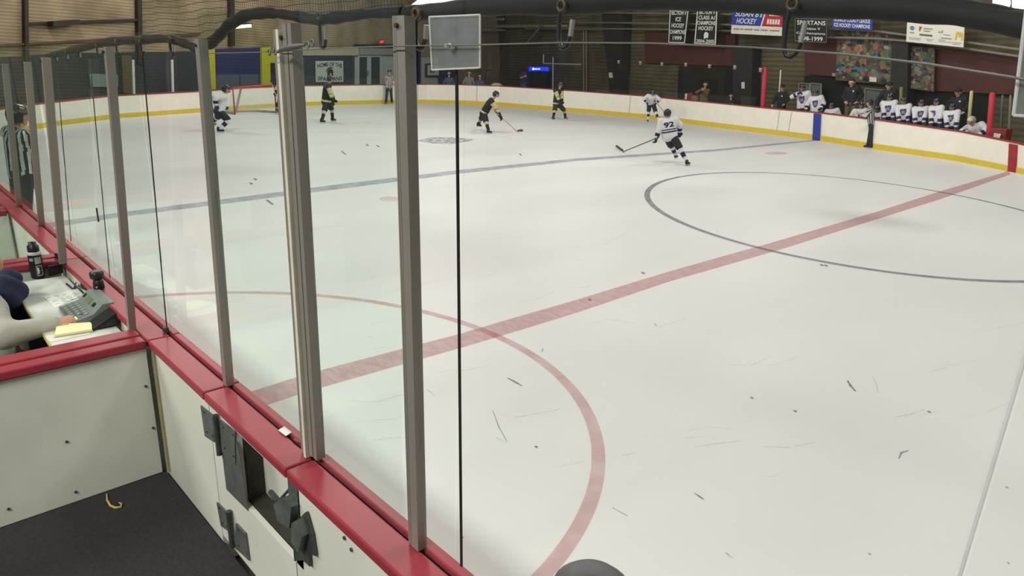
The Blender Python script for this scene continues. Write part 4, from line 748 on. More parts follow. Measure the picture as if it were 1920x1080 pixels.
SKIN = mat('skin', (196, 150, 126), .55, var=.06); SKIND = mat('mouth_tone', (120, 74, 62), .6); EYE = mat('eye_dark', (30, 24, 22), .4); HAIRB = mat('hair_brown', (60, 42, 30), .8, var=.3, scale=40)  # SKIND is the darker tone of the mouth patch
JW = mat('white_jersey', (214, 212, 214), .75, var=.06, scale=10, bump=.15); NAVYC = mat('navy_cloth', (34, 36, 70), .8, var=.12); PURP = mat('crest_navy', (66, 66, 118), .8, var=.2, scale=30); JB = mat('black_jersey', (36, 33, 36), .8, var=.15); GOLD = mat('gold_cloth', (190, 178, 128), .8, var=.08)
PANTB = mat('dark_pants', (40, 42, 50), .8, var=.12, scale=10, bump=.15); STRW = mat('official_white', (186, 188, 184), .8); STRB = mat('official_black', (40, 42, 46), .8); JKT = mat('black_jacket', (30, 32, 36), .75, var=.2, scale=8); KHAKI = mat('khaki', (110, 102, 84), .8)
HELB = mat('helmet_black', (32, 32, 42), .3); HELW = mat('helmet_white', (206, 200, 172), .35); HELM_V = mat('helmet_vent', (190, 190, 190), .5); BOOT = mat('skate_boot', (36, 36, 48), .4); BLADE = mat('skate_blade', (200, 202, 205), .25, .7); HOLD = mat('blade_holder', (214, 212, 206), .5); GLOV = mat('glove_navy', (42, 44, 66), .6, var=.15); CAGE = mat('face_cage', (90, 92, 96), .4, .6)
REDA = mat('red_armband', (206, 74, 64), .7)
def hand_caps(w, d, side, s, curl=.6, r=.011, tag_='hand'):
    # palm, four unequal bent fingers and a thumb from the side of the palm
    n = unit(np.cross(d, side)); caps = [(w, w+d*.085*s, .030*s, .036*s, tag_), (w+side*.02*s, w+d*.08*s+side*.024*s, .022*s, .02*s, tag_), (w-side*.02*s, w+d*.08*s-side*.022*s, .022*s, .02*s, tag_)]
    for i, (o, L) in enumerate(((-.032, .060), (-.011, .072), (.011, .076), (.032, .068))):
        a = w+d*.088*s+side*o*s; u1 = unit(d*math.cos(curl)+n*math.sin(curl)); u2 = unit(d*math.cos(curl*2.1)+n*math.sin(curl*2.1)); b = a+u1*L*.55*s; c = b+u2*L*.5*s
        caps += [(a, b, r*1.05*s, r*s, tag_), (b, c, r*s, r*.8*s, tag_)]
    a = w+d*.025*s+side*.03*s; b = a+unit(side*.8+d*.6+n*.3)*.045*s; c = b+unit(d+n*.7)*.035*s; caps += [(a, b, r*1.3*s, r*1.1*s, tag_), (b, c, r*1.1*s, r*.9*s, tag_)]
    return caps
def person(label, foot_px, J, face=180, kit='white', s=None, group=None, base=None, dist=None, h=.019, number=None, crest=False, opts=()):
    """J: picture positions of the joints with a depth shift in metres (negative = nearer)."""
    if base is None: base = atz(*foot_px)
    base = np.array(base, float); D = np.linalg.norm(base[:2]-CP[:2]); vw = unit(np.array((base[0]-CP[0], base[1]-CP[1], 0)))
    pt = lambda q: along(q[0], q[1], D+(q[2] if len(q) > 2 else 0))
    a = math.radians(face); Fw = V3(vw[0]*math.cos(a)-vw[1]*math.sin(a), vw[0]*math.sin(a)+vw[1]*math.cos(a), 0); Rt = V3(Fw[1], -Fw[0], 0)
    top = height(base, *J['top']); 
    if s is None: s = (top-base[2])/1.9
    pel, nk = pt(J['pelvis']), pt(J['neck']); U = unit(nk-pel); R = unit(Rt-U*(Rt @ U)); Fd = unit(np.cross(U, R)); Lt = np.linalg.norm(nk-pel)
    r = empty('person', (base[0], base[1], base[2]), label, 'person', group, math.atan2(-Fw[0], Fw[1]))
    T = lambda x, y, z: pel+R*x*s+Fd*y*s+U*z*Lt    # torso frame: z from 0 (pelvis) to 1 (neck)
    gear = kit in ('white', 'black', 'goalie', 'whitegoalie')
    shw = (.215 if gear else .175)
    ha = math.radians(J.get('turn', 0)); hf = unit(Fw*math.cos(ha)+Rt*math.sin(-ha)+V3(0, 0, J.get('nod', -.12))); hr = unit(np.cross(hf, V3(0, 0, 1))); hu = np.cross(hr, hf)
    hc = pt(J['head']) if 'head' in J else nk+unit(U*.6+V3(0, 0, .5))*.15*s
    # limbs
    legs = {}
    for sd, sg in (('L', -1), ('R', 1)):
        hip = pel+R*sg*.095*s-U*.03*s; fp = J.get('foot'+sd)
        fz = base[2]
        if fp is None: ft = V3(base[0], base[1], fz)+Rt*sg*.12*s
        else: ft = atz(fp[0], fp[1], fz)
        lift = J.get('lift'+sd, 0); an = ft+V3(0, 0, (.115 if gear or 'skates' in opts else .08)*s+lift); kn = ik(hip, an, .43*s, .42*s, Fw*1.0+Rt*sg*J.get('kneeout', .15)); legs[sd] = (hip, kn, an, ft)
    arms = {}
    for sd, sg in (('L', -1), ('R', 1)):
        sh = T(sg*shw, -.01, .90); hd = J.get('hand'+sd)
        w = pt(hd) if hd is not None else sh+R*sg*.10*s+Fw*.14*s-V3(0, 0, .46*s)
        hint = J.get('elbow'+sd, None); hint = (Rt*sg*.7-Fw*.6-V3(0, 0, .5)) if hint is None else Rt*hint[0]+Fw*hint[1]+V3(0, 0, hint[2])
        el = ik(sh, w, .29*s, .26*s, hint); arms[sd] = (sh, el, w, unit(w-el))
    # ---- body: one continuous surface
    B = [(T(-.07, 0, .05), T(-.09, 0, .75), .085*s, .09*s, 'torso'), (T(.07, 0, .05), T(.09, 0, .75), .085*s, .09*s, 'torso'), (T(-.13, -.01, .88), T(.13, -.01, .88), .06*s, .06*s, 'torso'), (T(0, 0, .85), hc-hu*.04*s, .058*s, .052*s, 'neck')]
    B += [(hc+hu*.03*s-hf*.012*s, hc+hu*.03*s+hf*.012*s, .098*s, .096*s, 'head'), (hc-hu*.05*s+hf*.03*s, hc-hu*.065*s+hf*.045*s, .058*s, .046*s, 'head'), (hc-hu*.012*s+hf*.095*s, hc-hu*.04*s+hf*.118*s, .012*s, .017*s, 'nose'), (hc+hu*.02*s+hf*.088*s-hr*.03*s, hc+hu*.02*s+hf*.088*s+hr*.03*s, .014*s, .014*s, 'head')]
    for sg in (-1, 1): B += [(hc+hr*sg*.092*s-hu*.02*s, hc+hr*sg*.10*s+hu*.02*s-hf*.01*s, .014*s, .017*s, 'ear')]
    for sd, sg in (('L', -1), ('R', 1)):
        hip, kn, an, ft = legs[sd]; sh, el, w, fd = arms[sd]
        B += [(hip, kn, .075*s, .055*s, 'leg'), (kn, an, .052*s, .036*s, 'leg'), (an, an+Fw*.10*s-V3(0, 0, .04*s), .034*s, .028*s, 'leg'), (sh, el, .048*s, .038*s, 'arm'), (el, w, .038*s, .028*s, 'arm')]
        side = unit(np.cross(fd, V3(0, 0, 1))+1e-6)*(sg)
        if not gear: B += hand_caps(w, fd, side, s, .6, .0125)
    def bcol(C, tg, tt):
        m = np.zeros(len(C), int)
        for sg in (-1, 1): m[np.linalg.norm(C-(hc+hf*.098*s+hu*.003*s+hr*sg*.034*s), axis=1) < .017*s] = 1
        mo = C-(hc+hf*.085*s-hu*.066*s); m[(abs(mo @ hr) < .028*s) & (abs(mo @ hu) < .009*s) & (mo @ hf > -.03*s)] = 2; return m
    grow('body', B, [SKIN, EYE, SKIND], r, min(h, .017), .02*s, bcol)
    # ---- top
    pw = 1.36 if gear else 1.04
    if 'bulky' in opts: pw *= 1.12
    Jc = [(T(-.085, 0, -.08), T(-.085, 0, .70), .125*s*pw, .115*s*pw, 'torso'), (T(.085, 0, -.08), T(.085, 0, .70), .125*s*pw, .115*s*pw, 'torso'), (T(-shw*.86, -.01, .86), T(shw*.86, -.01, .86), .085*s*pw, .085*s*pw, 'yoke'), (T(0, -.01, .88), T(0, 0, 1.0), .07*s, .058*s, 'collar')]
    if not gear: Jc = [(T(-.07, 0, -.05), T(-.08, 0, .70), .115*s*pw, .112*s*pw, 'torso'), (T(.07, 0, -.05), T(.08, 0, .70), .115*s*pw, .112*s*pw, 'torso'), (T(-shw*.9, -.01, .86), T(shw*.9, -.01, .86), .075*s*pw, .075*s*pw, 'yoke'), (T(0, -.01, .88), T(0, 0, 1.0), .07*s, .058*s, 'collar')]
    for sd in 'LR':
        sh, el, w, fd = arms[sd]; we = w-fd*(.05 if gear else .01)*s
        Jc += [(sh, el, .082*s*pw, .066*s*pw, 'upper'), (el, we, .066*s*pw, (.056 if gear else .046)*s*pw, 'fore')]
    def jcol(C, tg, tt):
        m = np.zeros(len(C), int); q = C-pel; x = q @ R/s; y = q @ Fd/s; z = q @ U/Lt
        if kit in ('white', 'whitegoalie'):
            m[(tg == 'fore') & (tt > .45) & (tt < .95)] = 1; m[(tg == 'torso') & (z < -.05)] = 1; m[(tg == 'collar')] = 1
            if crest:
                cz = (z-.50)/.24; m[(y > .02) & (tg != 'fore') & (tg != 'upper') & (abs(x) < np.where(cz > 0, .115, .115*(1-abs(cz)*.6))) & (abs(cz) < 1)] = 2
                m[(y > .02) & (tg == 'torso') & (abs(x) < .055) & (abs(cz) < .45)] = 3
            if number: m[(tg == 'torso') & (y < .12) & (((z > .16) & (z < .25)) | ((z > .31) & (z < .38)))] = 1; m[(tg == 'torso') & (z < -.05)] = 0
        elif kit in ('black', 'goalie'):
            m[(tg == 'upper') & (tt > .30)] = 1; m[(tg == 'fore') & (tt < .62)] = 1; m[(tg == 'fore') & (tt < .12)] = 0; m[(tg == 'torso') & (z < .06) & (z > -.06)] = 1
        elif kit == 'official':
            m[(np.floor(np.arctan2(x, y)/.2244).astype(int) % 2) == 1] = 1
            for sd, sg in (('L', -1), ('R', 1)):
                sh, el, w, fd = arms[sd]; ax = unit(w-sh); e1 = unit(np.cross(ax, V3(0, 0, 1))+1e-6); e2 = np.cross(ax, e1); sel = (tg == 'upper') | (tg == 'fore'); sel &= (x*sg > 0)
                an_ = np.arctan2((C-sh) @ e1, (C-sh) @ e2); m[sel] = (np.floor(an_[sel]/.449).astype(int) % 2)
            m[tg == 'collar'] = 1
            if 'armbands' in opts: m[(tg == 'upper') & (tt > .45) & (tt < .9)] = 2
        elif kit == 'coach':
            m[(abs(x+.07) < .022) & (abs(z-.74) < .04) & (y > .02)] = 1
        return m
    jm = {'white': [JW, NAVYC, PURP, mat('crest_pale', (138, 136, 140), .8)], 'whitegoalie': [JW, NAVYC, PURP, PURP], 'black': [JB, GOLD], 'goalie': [JB, GOLD], 'official': [STRW, STRB, REDA], 'coach': [JKT, PAPER], 'tan': [mat('tan_shirt', (112, 92, 66), .8)], 'sweat': [mat('grey_sweatshirt', (176, 172, 160), .85, var=.1, scale=18, bump=.25)], 'grey': [mat('grey_shirt', (116, 124, 116), .8)], 'blue': [mat('blue_shirt', (70, 82, 112), .8)]}[kit]
    jo = grow('jersey' if gear or kit == 'official' else ('jacket' if kit == 'coach' else 'shirt'), Jc, jm, r, h, .035*s, jcol)
    f_j = lambda P: sdf(P, Jc, .035*s)
    def decal(name, txt, x0, x1, z0, z1, back, m, lift=.006):
        v, F = text_geo(txt, 0, .035); out = []; bm = bmesh.new(); vs = [bm.verts.new((q[0], q[1], 0)) for q in v]
        for q in F:
            try: bm.faces.new([vs[i] for i in q])
            except ValueError: pass
        bmesh.ops.triangulate(bm, faces=bm.faces); bmesh.ops.subdivide_edges(bm, edges=bm.edges, cuts=3, use_grid_fill=True); w = np.array([q.co[:2] for q in bm.verts]); bm.verts.index_update(); F = [[q.index for q in p.verts] for p in bm.faces]; bm.free()
        sgn = -1 if back else 1
        P = np.array([T((x0+(x1-x0)*a), sgn*.5, z0+(z1-z0)*b) for a, b in w]); dr = -sgn*Fd
        for _ in range(40): P = P+dr*np.maximum(f_j(P)-lift, 0)[:, None]*.8
        mb = MB(); mb.add(P, F); return mb.build(name, m, jo)
    if number:
        decal('number', number, -.165, .165, .47, .80, True, NAVYC)
    # ---- trousers / pants, socks, skates
    if kit != 'x':
        pr = 1.0 if not gear else 1.36
        if 'pads' in opts: pr = 1.3
        Pc = [(pel+R*.06*s-U*.02*s, pel-R*.06*s-U*.02*s, .115*s*pr, .115*s*pr, 'hip')]
        for sd in 'LR':
            hip, kn, an, ft = legs[sd]; Pc.append((hip, hip+(kn-hip)*(.86 if gear else 1), .098*s*pr, (.088 if gear else .07)*s*pr, 'thigh'))
            if not gear: Pc.append((kn, kn+(an-kn)*.93, .07*s, .062*s, 'shin'))
        pm = {'coach': [KHAKI if 'khaki' in opts else JKT], 'tan': [JKT], 'grey': [JKT], 'sweat': [NAVYC], 'blue': [JKT], 'official': [STRB]}.get(kit, [PANTB])
        grow('pants' if gear else 'trousers', Pc, pm, r, h, .03*s)
    for sd, sg in (('L', -1), ('R', 1)):
        hip, kn, an, ft = legs[sd]; sh, el, w, fd = arms[sd]; lift = J.get('lift'+sd, 0)
        if gear:
            thick = 1.6 if kit in ('goalie', 'whitegoalie') else 1
            Sc = [(kn+(hip-kn)*.10, kn-(kn-an)*.12, .088*s*thick, .088*s*thick, 'knee'), (kn, an+(kn-an)*.12, .082*s*thick, .062*s*thick, 'shin')]
            def scol(C, tg, tt):
                m = np.zeros(len(C), int)
                u = ((C-kn) @ (an-kn))/((an-kn) @ (an-kn)+1e-9)
                if kit in ('white', 'whitegoalie'): m[(u > .28) & (u < .62)] = 1
                else: m[(u > .34)] = 1; m[(u < .05)] = 1
                return m
            grow('sock', Sc, [JW, NAVYC] if kit in ('white', 'whitegoalie') else [GOLD, JB], r, h, .02*s, scol)
        toe = J.get('toe'+sd); fdir = unit(Fw+Rt*sg*.22) if toe is None else unit(Rt*toe[0]+Fw*toe[1]); up = V3(0, 0, 1); sb = np.cross(fdir, up); g = V3(ft[0], ft[1], base[2]+lift)
        if gear or 'skates' in opts:
            k = grow('skate', [(an+up*.04*s-fdir*.03*s, g+up*.085*s-fdir*.045*s, .052*s, .042*s, 'b'), (g+up*.085*s-fdir*.04*s, g+up*.078*s+fdir*.12*s, .043*s, .036*s, 'b'), (g+up*.105*s, g+up*.09*s+fdir*.06*s, .04*s, .036*s, 'b')], [BOOT], r, .014, .02*s)
            mb = MB(); mb.prism([g+up*.028*s-fdir*.10*s-sb*.009*s, g+up*.028*s+fdir*.13*s-sb*.009*s, g+up*.055*s+fdir*.14*s-sb*.009*s, g+up*.055*s-fdir*.09*s-sb*.009*s], sb*.018*s); mb.build('blade_holder', HOLD, k)
            mb = MB(); mb.prism([g+up*.002-fdir*.10*s-sb*.004*s, g+up*.002+fdir*.14*s-sb*.004*s, g+up*.032*s+fdir*.17*s-sb*.004*s, g+up*.032*s-fdir*.11*s-sb*.004*s], sb*.008*s); mb.build('blade', BLADE, k)
        else:
            grow('shoe', [(g+up*.05*s-fdir*.04*s, g+up*.04*s+fdir*.15*s, .045*s, .036*s, 's'), (an, g+up*.05*s, .045*s, .045*s, 's')], [BLK], r, .016, .02*s, cut=lambda P: base[2]+.003-P[:, 2])
        if gear:
            side = unit(np.cross(fd, up)+1e-6)*sg
            G = hand_caps(w-fd*.01*s, fd, side, s*1.35, .75, .017) + [(w-fd*.085*s, w, .058*s, .05*s, 'cuff')]
            grow('glove', G, [GLOV if kit in ('white', 'whitegoalie') else JB], r, .014, .014*s)
    # ---- head wear
    if gear or kit == 'official' or 'helmet' in opts:
        Hc = [(hc+hu*.038*s-hf*.02*s, hc+hu*.038*s+hf*.012*s, .122*s, .118*s, 'h'), (hc-hu*.03*s-hf*.03*s, hc+hu*.02*s-hf*.03*s, .108*s, .11*s, 'h')]
        def hcut(P):
            q = P-hc; y = q @ hf; z = q @ hu; return np.maximum(-(z-(-.075*s)), np.minimum(.035*s-z, y-.008*s))
        hm = grow('helmet', Hc, [HELW if kit == 'whitegoalie' else HELB, HELM_V], r, .013, .03*s, lambda C, tg, tt: ((abs(((C-hc) @ hr)/s) > .028) & (abs(((C-hc) @ hr)/s) < .046) & (((C-hc) @ hu)/s > .11) & (((C-hc) @ hf)/s > .0) & ('plain' not in opts)).astype(int), hcut)
        if gear and 'nocage' not in opts:
            mb = MB()
            for zz in (.028, -.005, -.04, -.075): mb.tube([hc+hu*zz*s+hf*math.cos(t)*(.145-.02*abs(zz)*8)*s+hr*math.sin(t)*.105*s for t in np.linspace(-1.35, 1.35, 9)], .0035*s, 5)
            for t in (-.8, -.4, 0, .4, .8): mb.tube([hc+hu*zz*s+hf*math.cos(t)*(.147-.02*abs(zz)*8)*s+hr*math.sin(t)*.107*s for zz in (.03, -.02, -.08)], .003*s, 5)
            mb.build('face_cage', CAGE, hm)
    elif 'cap' in opts:
        hm = grow('cap', [(hc+hu*.045*s-hf*.01*s, hc+hu*.045*s+hf*.005*s, .108*s, .106*s, 'h')], [JKT], r, .013, .02*s, None, lambda P: (.03*s-((P-hc) @ hu)))
        mb = MB(); mb.prism([hc+hu*.05*s+hf*math.cos(t)*(.10+.075*math.cos(t))*s+hr*math.sin(t)*.095*s for t in np.linspace(-1.3, 1.3, 9)], hu*.008*s); mb.build('brim', JKT, hm)
    else:
        hcol = HAIRB if 'fair' not in opts else mat('hair_fair', (186, 140, 82), .7, var=.3, scale=60)
        grow('hair', [(hc+hu*.045*s-hf*.022*s, hc+hu*.045*s, .104*s, .10*s, 'h'), (hc-hu*.02*s-hf*.03*s, hc+hu*.02*s-hf*.03*s, .09*s, .1*s, 'h')], [hcol], r, .013, .03*s, None, lambda P: np.maximum(-(((P-hc) @ hu)+.06*s), np.minimum(.06*s-((P-hc) @ hu), ((P-hc) @ hf)-.02*s)))
    return dict(root=r, arms=arms, legs=legs, s=s, D=D, pt=pt, Fw=Fw, Rt=Rt, base=base)
def stick(label, A, hand, heel, toe, col=(170, 160, 140), group='hockey sticks'):
    r = empty('hockey_stick', heel, label, 'hockey stick', group); A, heel, toe = V3(*A), V3(*heel), V3(*toe)
    ax = unit(heel-A); sd = unit(np.cross(ax, V3(0, 0, 1)))*.014; up = np.cross(sd, ax); up = unit(up)*.012
    mb = MB(); mb.prism([A+sd+up, A-sd+up, A-sd-up, A+sd-up], heel-A); mb.build('shaft', mat('stick_%d_%d' % (col[0], col[2]), col, .5), r)
    mb = MB(); mb.prism([A+sd*1.2+up*1.2, A-sd*1.2+up*1.2, A-sd*1.2-up*1.2, A+sd*1.2-up*1.2], (heel-A)*.09-ax*.0); mb.build('grip_tape', BLK, r)
    d = toe-heel; n = unit(np.cross(d, V3(0, 0, 1)))*.007; L = np.linalg.norm(d); cv = unit(np.cross(d, V3(0, 0, 1)))
    mb = MB(); vs = []
    for i in range(7):
        t = i/6; c = heel+d*t+cv*.05*L*t*t; hh = .035+.01*t-.03*max(0, t-.8)*5*.6; vs += [c+n+V3(0, 0, .004), c-n+V3(0, 0, .004), c-n+V3(0, 0, .004+2*hh), c+n+V3(0, 0, .004+2*hh)]
    fs = [(4*i+k, 4*i+(k+1) % 4, 4*i+4+(k+1) % 4, 4*i+4+k) for i in range(6) for k in range(4)]+[(3, 2, 1, 0), (24, 25, 26, 27)]
    mb.add(vs, fs); mb.build('blade', mat('blade_%d' % col[0], (60, 60, 60) if col[0] < 150 else (90, 90, 92), .6), r); return r
# ---------------- goal
g = empty('hockey_goal', atz(480, 213), 'red-framed hockey goal beside the yellow wall section', 'goal')
gl, gr = atz(440.5, 215), atz(518, 212); hL = height(gl, 438, 165); hR = height(gr, 516, 161); bk = unit(V3(-(gr-gl)[1], (gr-gl)[0], 0)); GR = mat('goal_red', (176, 44, 52), .4); GG = mat('goal_grey_pad', (150, 150, 140), .6)
mb = MB(); mb.tube([gl+V3(0, 0, 0), gl+V3(0, 0, hL), gr+V3(0, 0, hR), gr], .036, 10); mb.build('frame', GR, g)
bl, br = gl+(gr-gl)*.12+bk*1.0, gl+(gr-gl)*.88+bk*1.0
mb = MB(); mb.tube([gl+V3(0, 0, .04), bl+V3(0, 0, .04), gl*.5+gr*.5+bk*1.1+V3(0, 0, .04), br+V3(0, 0, .04), gr+V3(0, 0, .04)], .05, 8); mb.build('base_frame', GG, g)
mb = MB(); mb.tube([gl+V3(0, 0, hL), gl+(gr-gl)*.2+bk*.5+V3(0, 0, hL), gl+(gr-gl)*.8+bk*.5+V3(0, 0, hR), gr+V3(0, 0, hR)], .03, 8); mb.build('top_shelf', GR, g)
mid = gl*.62+gr*.38; mb = MB(); mb.tube([mid+bk*.55+V3(0, 0, hL), mid+bk*1.05+V3(0, 0, .05)], .05, 8); mb.build('back_support', GG, g)
nm = bpy.data.materials.new('goal_net'); nm.use_nodes = True; nt = nm.node_tree; b_ = nt.nodes['Principled BSDF']; b_.inputs['Base Color'].default_value = (.75, .75, .72, 1)
tc = nt.nodes.new('ShaderNodeTexCoord'); ck = nt.nodes.new('ShaderNodeTexBrick'); ck.inputs['Scale'].default_value = 12; ck.inputs['Mortar Size'].default_value = .035; ck.offset = 0; nt.links.new(tc.outputs['Object'], ck.inputs['Vector']); ml = nt.nodes.new('ShaderNodeMath'); ml.operation = 'MULTIPLY'; ml.inputs[1].default_value = .6; nt.links.new(ck.outputs['Fac'], ml.inputs[0]); nt.links.new(ml.outputs[0], b_.inputs['Alpha'])
tl, tr = gl+(gr-gl)*.2+bk*.5+V3(0, 0, hL), gl+(gr-gl)*.8+bk*.5+V3(0, 0, hR); gL, gR = gl+V3(0, 0, hL), gr+V3(0, 0, hR)
mb = MB(); mb.add([gL, gR, tr, tl, bl, br, gl, gr], [(0, 1, 2, 3), (3, 2, 5, 4), (0, 3, 4, 6), (1, 7, 5, 2)]); mb.build('netting', nm, g)
# ---------------- skaters
p = person('white player in profile skating right in front of the goal, at the hinge-side post', (411, 247), dict(top=(425, 160), head=(424, 168.5), neck=(421, 178), pelvis=(411, 206), footR=(412, 249), footL=(398, 243, .2), handR=(405, 198, -.3), handL=(420, 200, .2), elbowR=(.4, -1, .1), toeR=(0, 1), liftL=.12), -90, 'white', s=.98, group='players on the ice')
p = person('black-jersey goaltender standing at the goal, mostly hidden by the double gate post', (530, 214), dict(top=(533, 142), neck=(532, 157), pelvis=(530, 186), footL=(538, 214), footR=(524, 214), handR=(517, 174, -.2), handL=(544, 176, -.2)), 170, 'goalie', group='players on the ice', opts=('bulky',))
gp = p; hd = p['arms']['R'][2]; stick('goaltender stick sloping over the right goal post', along(507, 151, p['D']-.3), hd, along(524, 196, p['D']-.3)*V3(1, 1, 1), atz(516, 214)+V3(0, 0, .02), (196, 190, 170))
person('black-jersey player standing before the white team sign', (614, 229), dict(top=(618, 141), head=(619, 149), neck=(614.5, 157), pelvis=(611.5, 189), footR=(604, 231), footL=(624, 228), handR=(624, 190, -.35), handL=(626, 186, .05), elbowR=(.5, -.8, -.3), toeR=(.1, 1), toeL=(0, 1), turn=10), -75, 'black', group='players on the ice')
person('striped official with red armbands standing at the end boards before the glass door', (729, 195), dict(top=(730, 129), head=(730, 135.5), neck=(729.5, 142), pelvis=(729.5, 165), footL=(735, 195), footR=(723.5, 196), handL=(735, 161, -.25), handR=(725, 160, -.25)), 170, 'official', group='officials', opts=('skates', 'armbands'))
p = person('black-jersey player bent low skating with the puck in the middle of the ice', (910, 248), dict(top=(931, 167), head=(930, 177.5), neck=(923, 186), pelvis=(908, 211), footL=(897, 243, .2), footR=(916, 251), handR=(938, 218, -.25), handL=(935, 214, .15), elbowR=(.4, -.7, -.4), liftL=.1, toeL=(.3, .8), toeR=(.1, 1)), -90, 'black', s=.92, group='players on the ice')
hw = p['arms']['R'][2]; hl = atz(970, 248)+V3(0, 0, .02); stick('pale stick of the bent black-jersey player reaching to the puck', hw+unit(hw-hl)*.35, hw, hl, atz(979, 246)+V3(0, 0, .0), (184, 172, 146))
pk = atz(977, 246.5); mb = MB(); mb.lathe((pk[0], pk[1], .002), [(.036, 0), (.045, .004), (.045, .03), (.036, .034)], 20); tag(mb.build('puck', BLK), 'black puck at the blade of the skating black-jersey player', 'puck')
person('black-jersey player standing by the far boards with feet apart', (1048, 224), dict(top=(1051, 153), head=(1051, 160), neck=(1047.5, 167), pelvis=(1045, 194), footR=(1037, 225), footL=(1060, 224), handR=(1050, 193, -.35), handL=(1054, 191, -.3), turn=-10), -140, 'black', group='players on the ice')
p = person('white player bent forward with hands on thighs at the far boards', (1224, 229), dict(top=(1224, 168), head=(1224.5, 174, -.45), neck=(1222.5, 179, -.32), pelvis=(1221, 193), footR=(1214.5, 228.5), footL=(1235, 231), handR=(1212, 192, -.3), handL=(1231, 193, -.35), elbowR=(1, .2, .3), elbowL=(-1, .2, .3), nod=-.5), 178, 'white', s=.9, group='players on the ice')
hw = p['arms']['L'][2]; hl = atz(1264, 233)+V3(0, 0, .02); stick('stick of the bent white player pointing right along the far boards', hw+unit(hw-hl)*.2, hw, hl, atz(1277, 233.5), (120, 116, 106))
p = person('white player number 92 seen from behind skating toward the far boards', (1277, 308), dict(top=(1251, 204), head=(1251, 213.5), neck=(1252, 222), pelvis=(1255.5, 253), footL=(1266, 303), footR=(1288, 311), handL=(1231, 259, -.05), handR=(1274, 247, .22), elbowL=(-.8, -.3, .3), elbowR=(1, -.15, .1), liftL=.08, toeR=(.7, .75), toeL=(.5, .8), kneeout=-.1), 8, 'white', s=.86, group='players on the ice', number='92', h=.013)
hw = p['arms']['L'][2]; hl = atz(1168, 286)+V3(0, 0, .02); stick('dark stick with grey blade held out left by player number 92', hw+unit(hw-hl)*.12, hw, hl, atz(1151, 277)+V3(0, 0, .03), (96, 92, 86))
person('striped official skating along the far boards, arm stretched toward the bench', (1629, 278), dict(top=(1632, 186), head=(1630.5, 193.5), neck=(1632.5, 202), pelvis=(1634, 231), footR=(1626, 278), footL=(1632, 279), handL=(1612, 214, -.1), handR=(1626, 238, .2), elbowL=(-.2, -.2, -1), toeL=(0, 1), toeR=(0, 1)), 80, 'official', group='officials', opts=('skates',))
person('striped official with black helmet standing behind the glass at far left', (50, 470), dict(top=(32, 203), head=(36, 219), neck=(31, 242), pelvis=(40, 322), footL=(38, 468), footR=(52, 474), handR=(60, 333, .1), handL=(42, 330, .3), elbowR=(.4, -1, 0), turn=-5), -65, 'official', s=.93, group='officials', opts=('skates', 'plain'), h=.013)
# ---------------- bench
PF = .22
P0 = [bpoint(x, .2) for x in (1425, 1500, 1560, 1640, 1720, 1800, 1880)]; mb = MB(); mb.ribbon(P0, [.0]*7, [PF]*7, 0, 3.0 if True else 0)
bfl = mb.build('floor', mat('bench_floor', (50, 48, 44), .8)); tag(bfl, kind='structure')
TEAM = 'people on the players bench'
def bench(label, px, top, head, neck, pelvis, off=.55, face=175, kit='white', s=None, z=PF, **k):
    b = bpoint(px, off); b[2] = z; J = dict(top=top, head=head, neck=neck, pelvis=pelvis); J.update(k.pop('J', {})); opts = k.pop('opts', ())
    return person(label, None, J, face, kit, s, TEAM, base=b, opts=opts, h=.02, crest=(kit == 'white'), **k)
bench('coach in black jacket and black cap at the left end of the bench', 1465, (1466, 157), (1467, 165), (1466, 172), (1465, 203), .9, 150, 'coach', opts=('cap',), J=dict(turn=20))
bench('white player raising a hand to the mouth, left end of the bench', 1505, (1504, 158), (1504, 166), (1505, 173), (1506, 201), .6, 165, J=dict(handR=(1496, 176, -.25), elbowR=(1, .1, -.6), turn=20))
bench('white player second from left on the bench, beside the hand-to-mouth player', 1530, (1529, 167), (1529, 175), (1530, 181), (1531, 208), .5, 165)
bench('white player sitting low behind the boards right of the blue stripe', 1560, (1559, 192), (1559, 199.5), (1560, 205), (1561, 232), .7, 175, s=.92)
bench('standing coach in black jacket and khaki trousers behind the bench', 1597, (1596, 147), (1597, 155.5), (1598, 163), (1596, 193), 1.5, 165, 'coach', opts=('khaki',), J=dict(handL=(1607, 190, -.1), handR=(1586, 190, -.1)))
bench('white player hunched behind the outstretched arm of the official', 1613, (1615, 191), (1615, 198), (1613, 205), (1612, 232), .6, 190, s=.92)
bench('white player sitting low just right of the official', 1645, (1644, 199), (1644, 206), (1645, 212), (1645, 240), .6, 175, s=.92)
bench('coach in dark jacket and cap standing behind the first white player of the row', 1668, (1667, 154), (1667, 162), (1667, 169), (1668, 200), 1.5, 175, 'coach', opts=('cap',))
for i, (hx, ty, px_, py_, fc, lb) in enumerate(((1667.5, 175.5, 1666, 221, 170, 'first of the row of five standing white players, nearest the official'), (1694, 182.5, 1694, 227, 178, 'second of the row of five standing white players'), (1727, 186.5, 1724, 230, 185, 'middle one of the row of five standing white players'), (1756, 184.5, 1754, 232, 140, 'fourth of the row of five standing white players, turned left'), (1785, 193.5, 1784, 239, 165, 'last of the row of five standing white players, below the dark coach'))):
    bench(lb, hx, (hx, ty), (hx, ty+8), (hx-.5, ty+15), (px_, py_-4), .5, fc, J=dict(handL=(px_+8, py_, -.25), handR=(px_-8, py_, -.25)))
bench('coach in dark clothes behind the last white player of the row', 1797, (1796, 166), (1796.5, 174), (1797, 182), (1798, 214), 1.4, 165, 'coach', opts=('cap',))
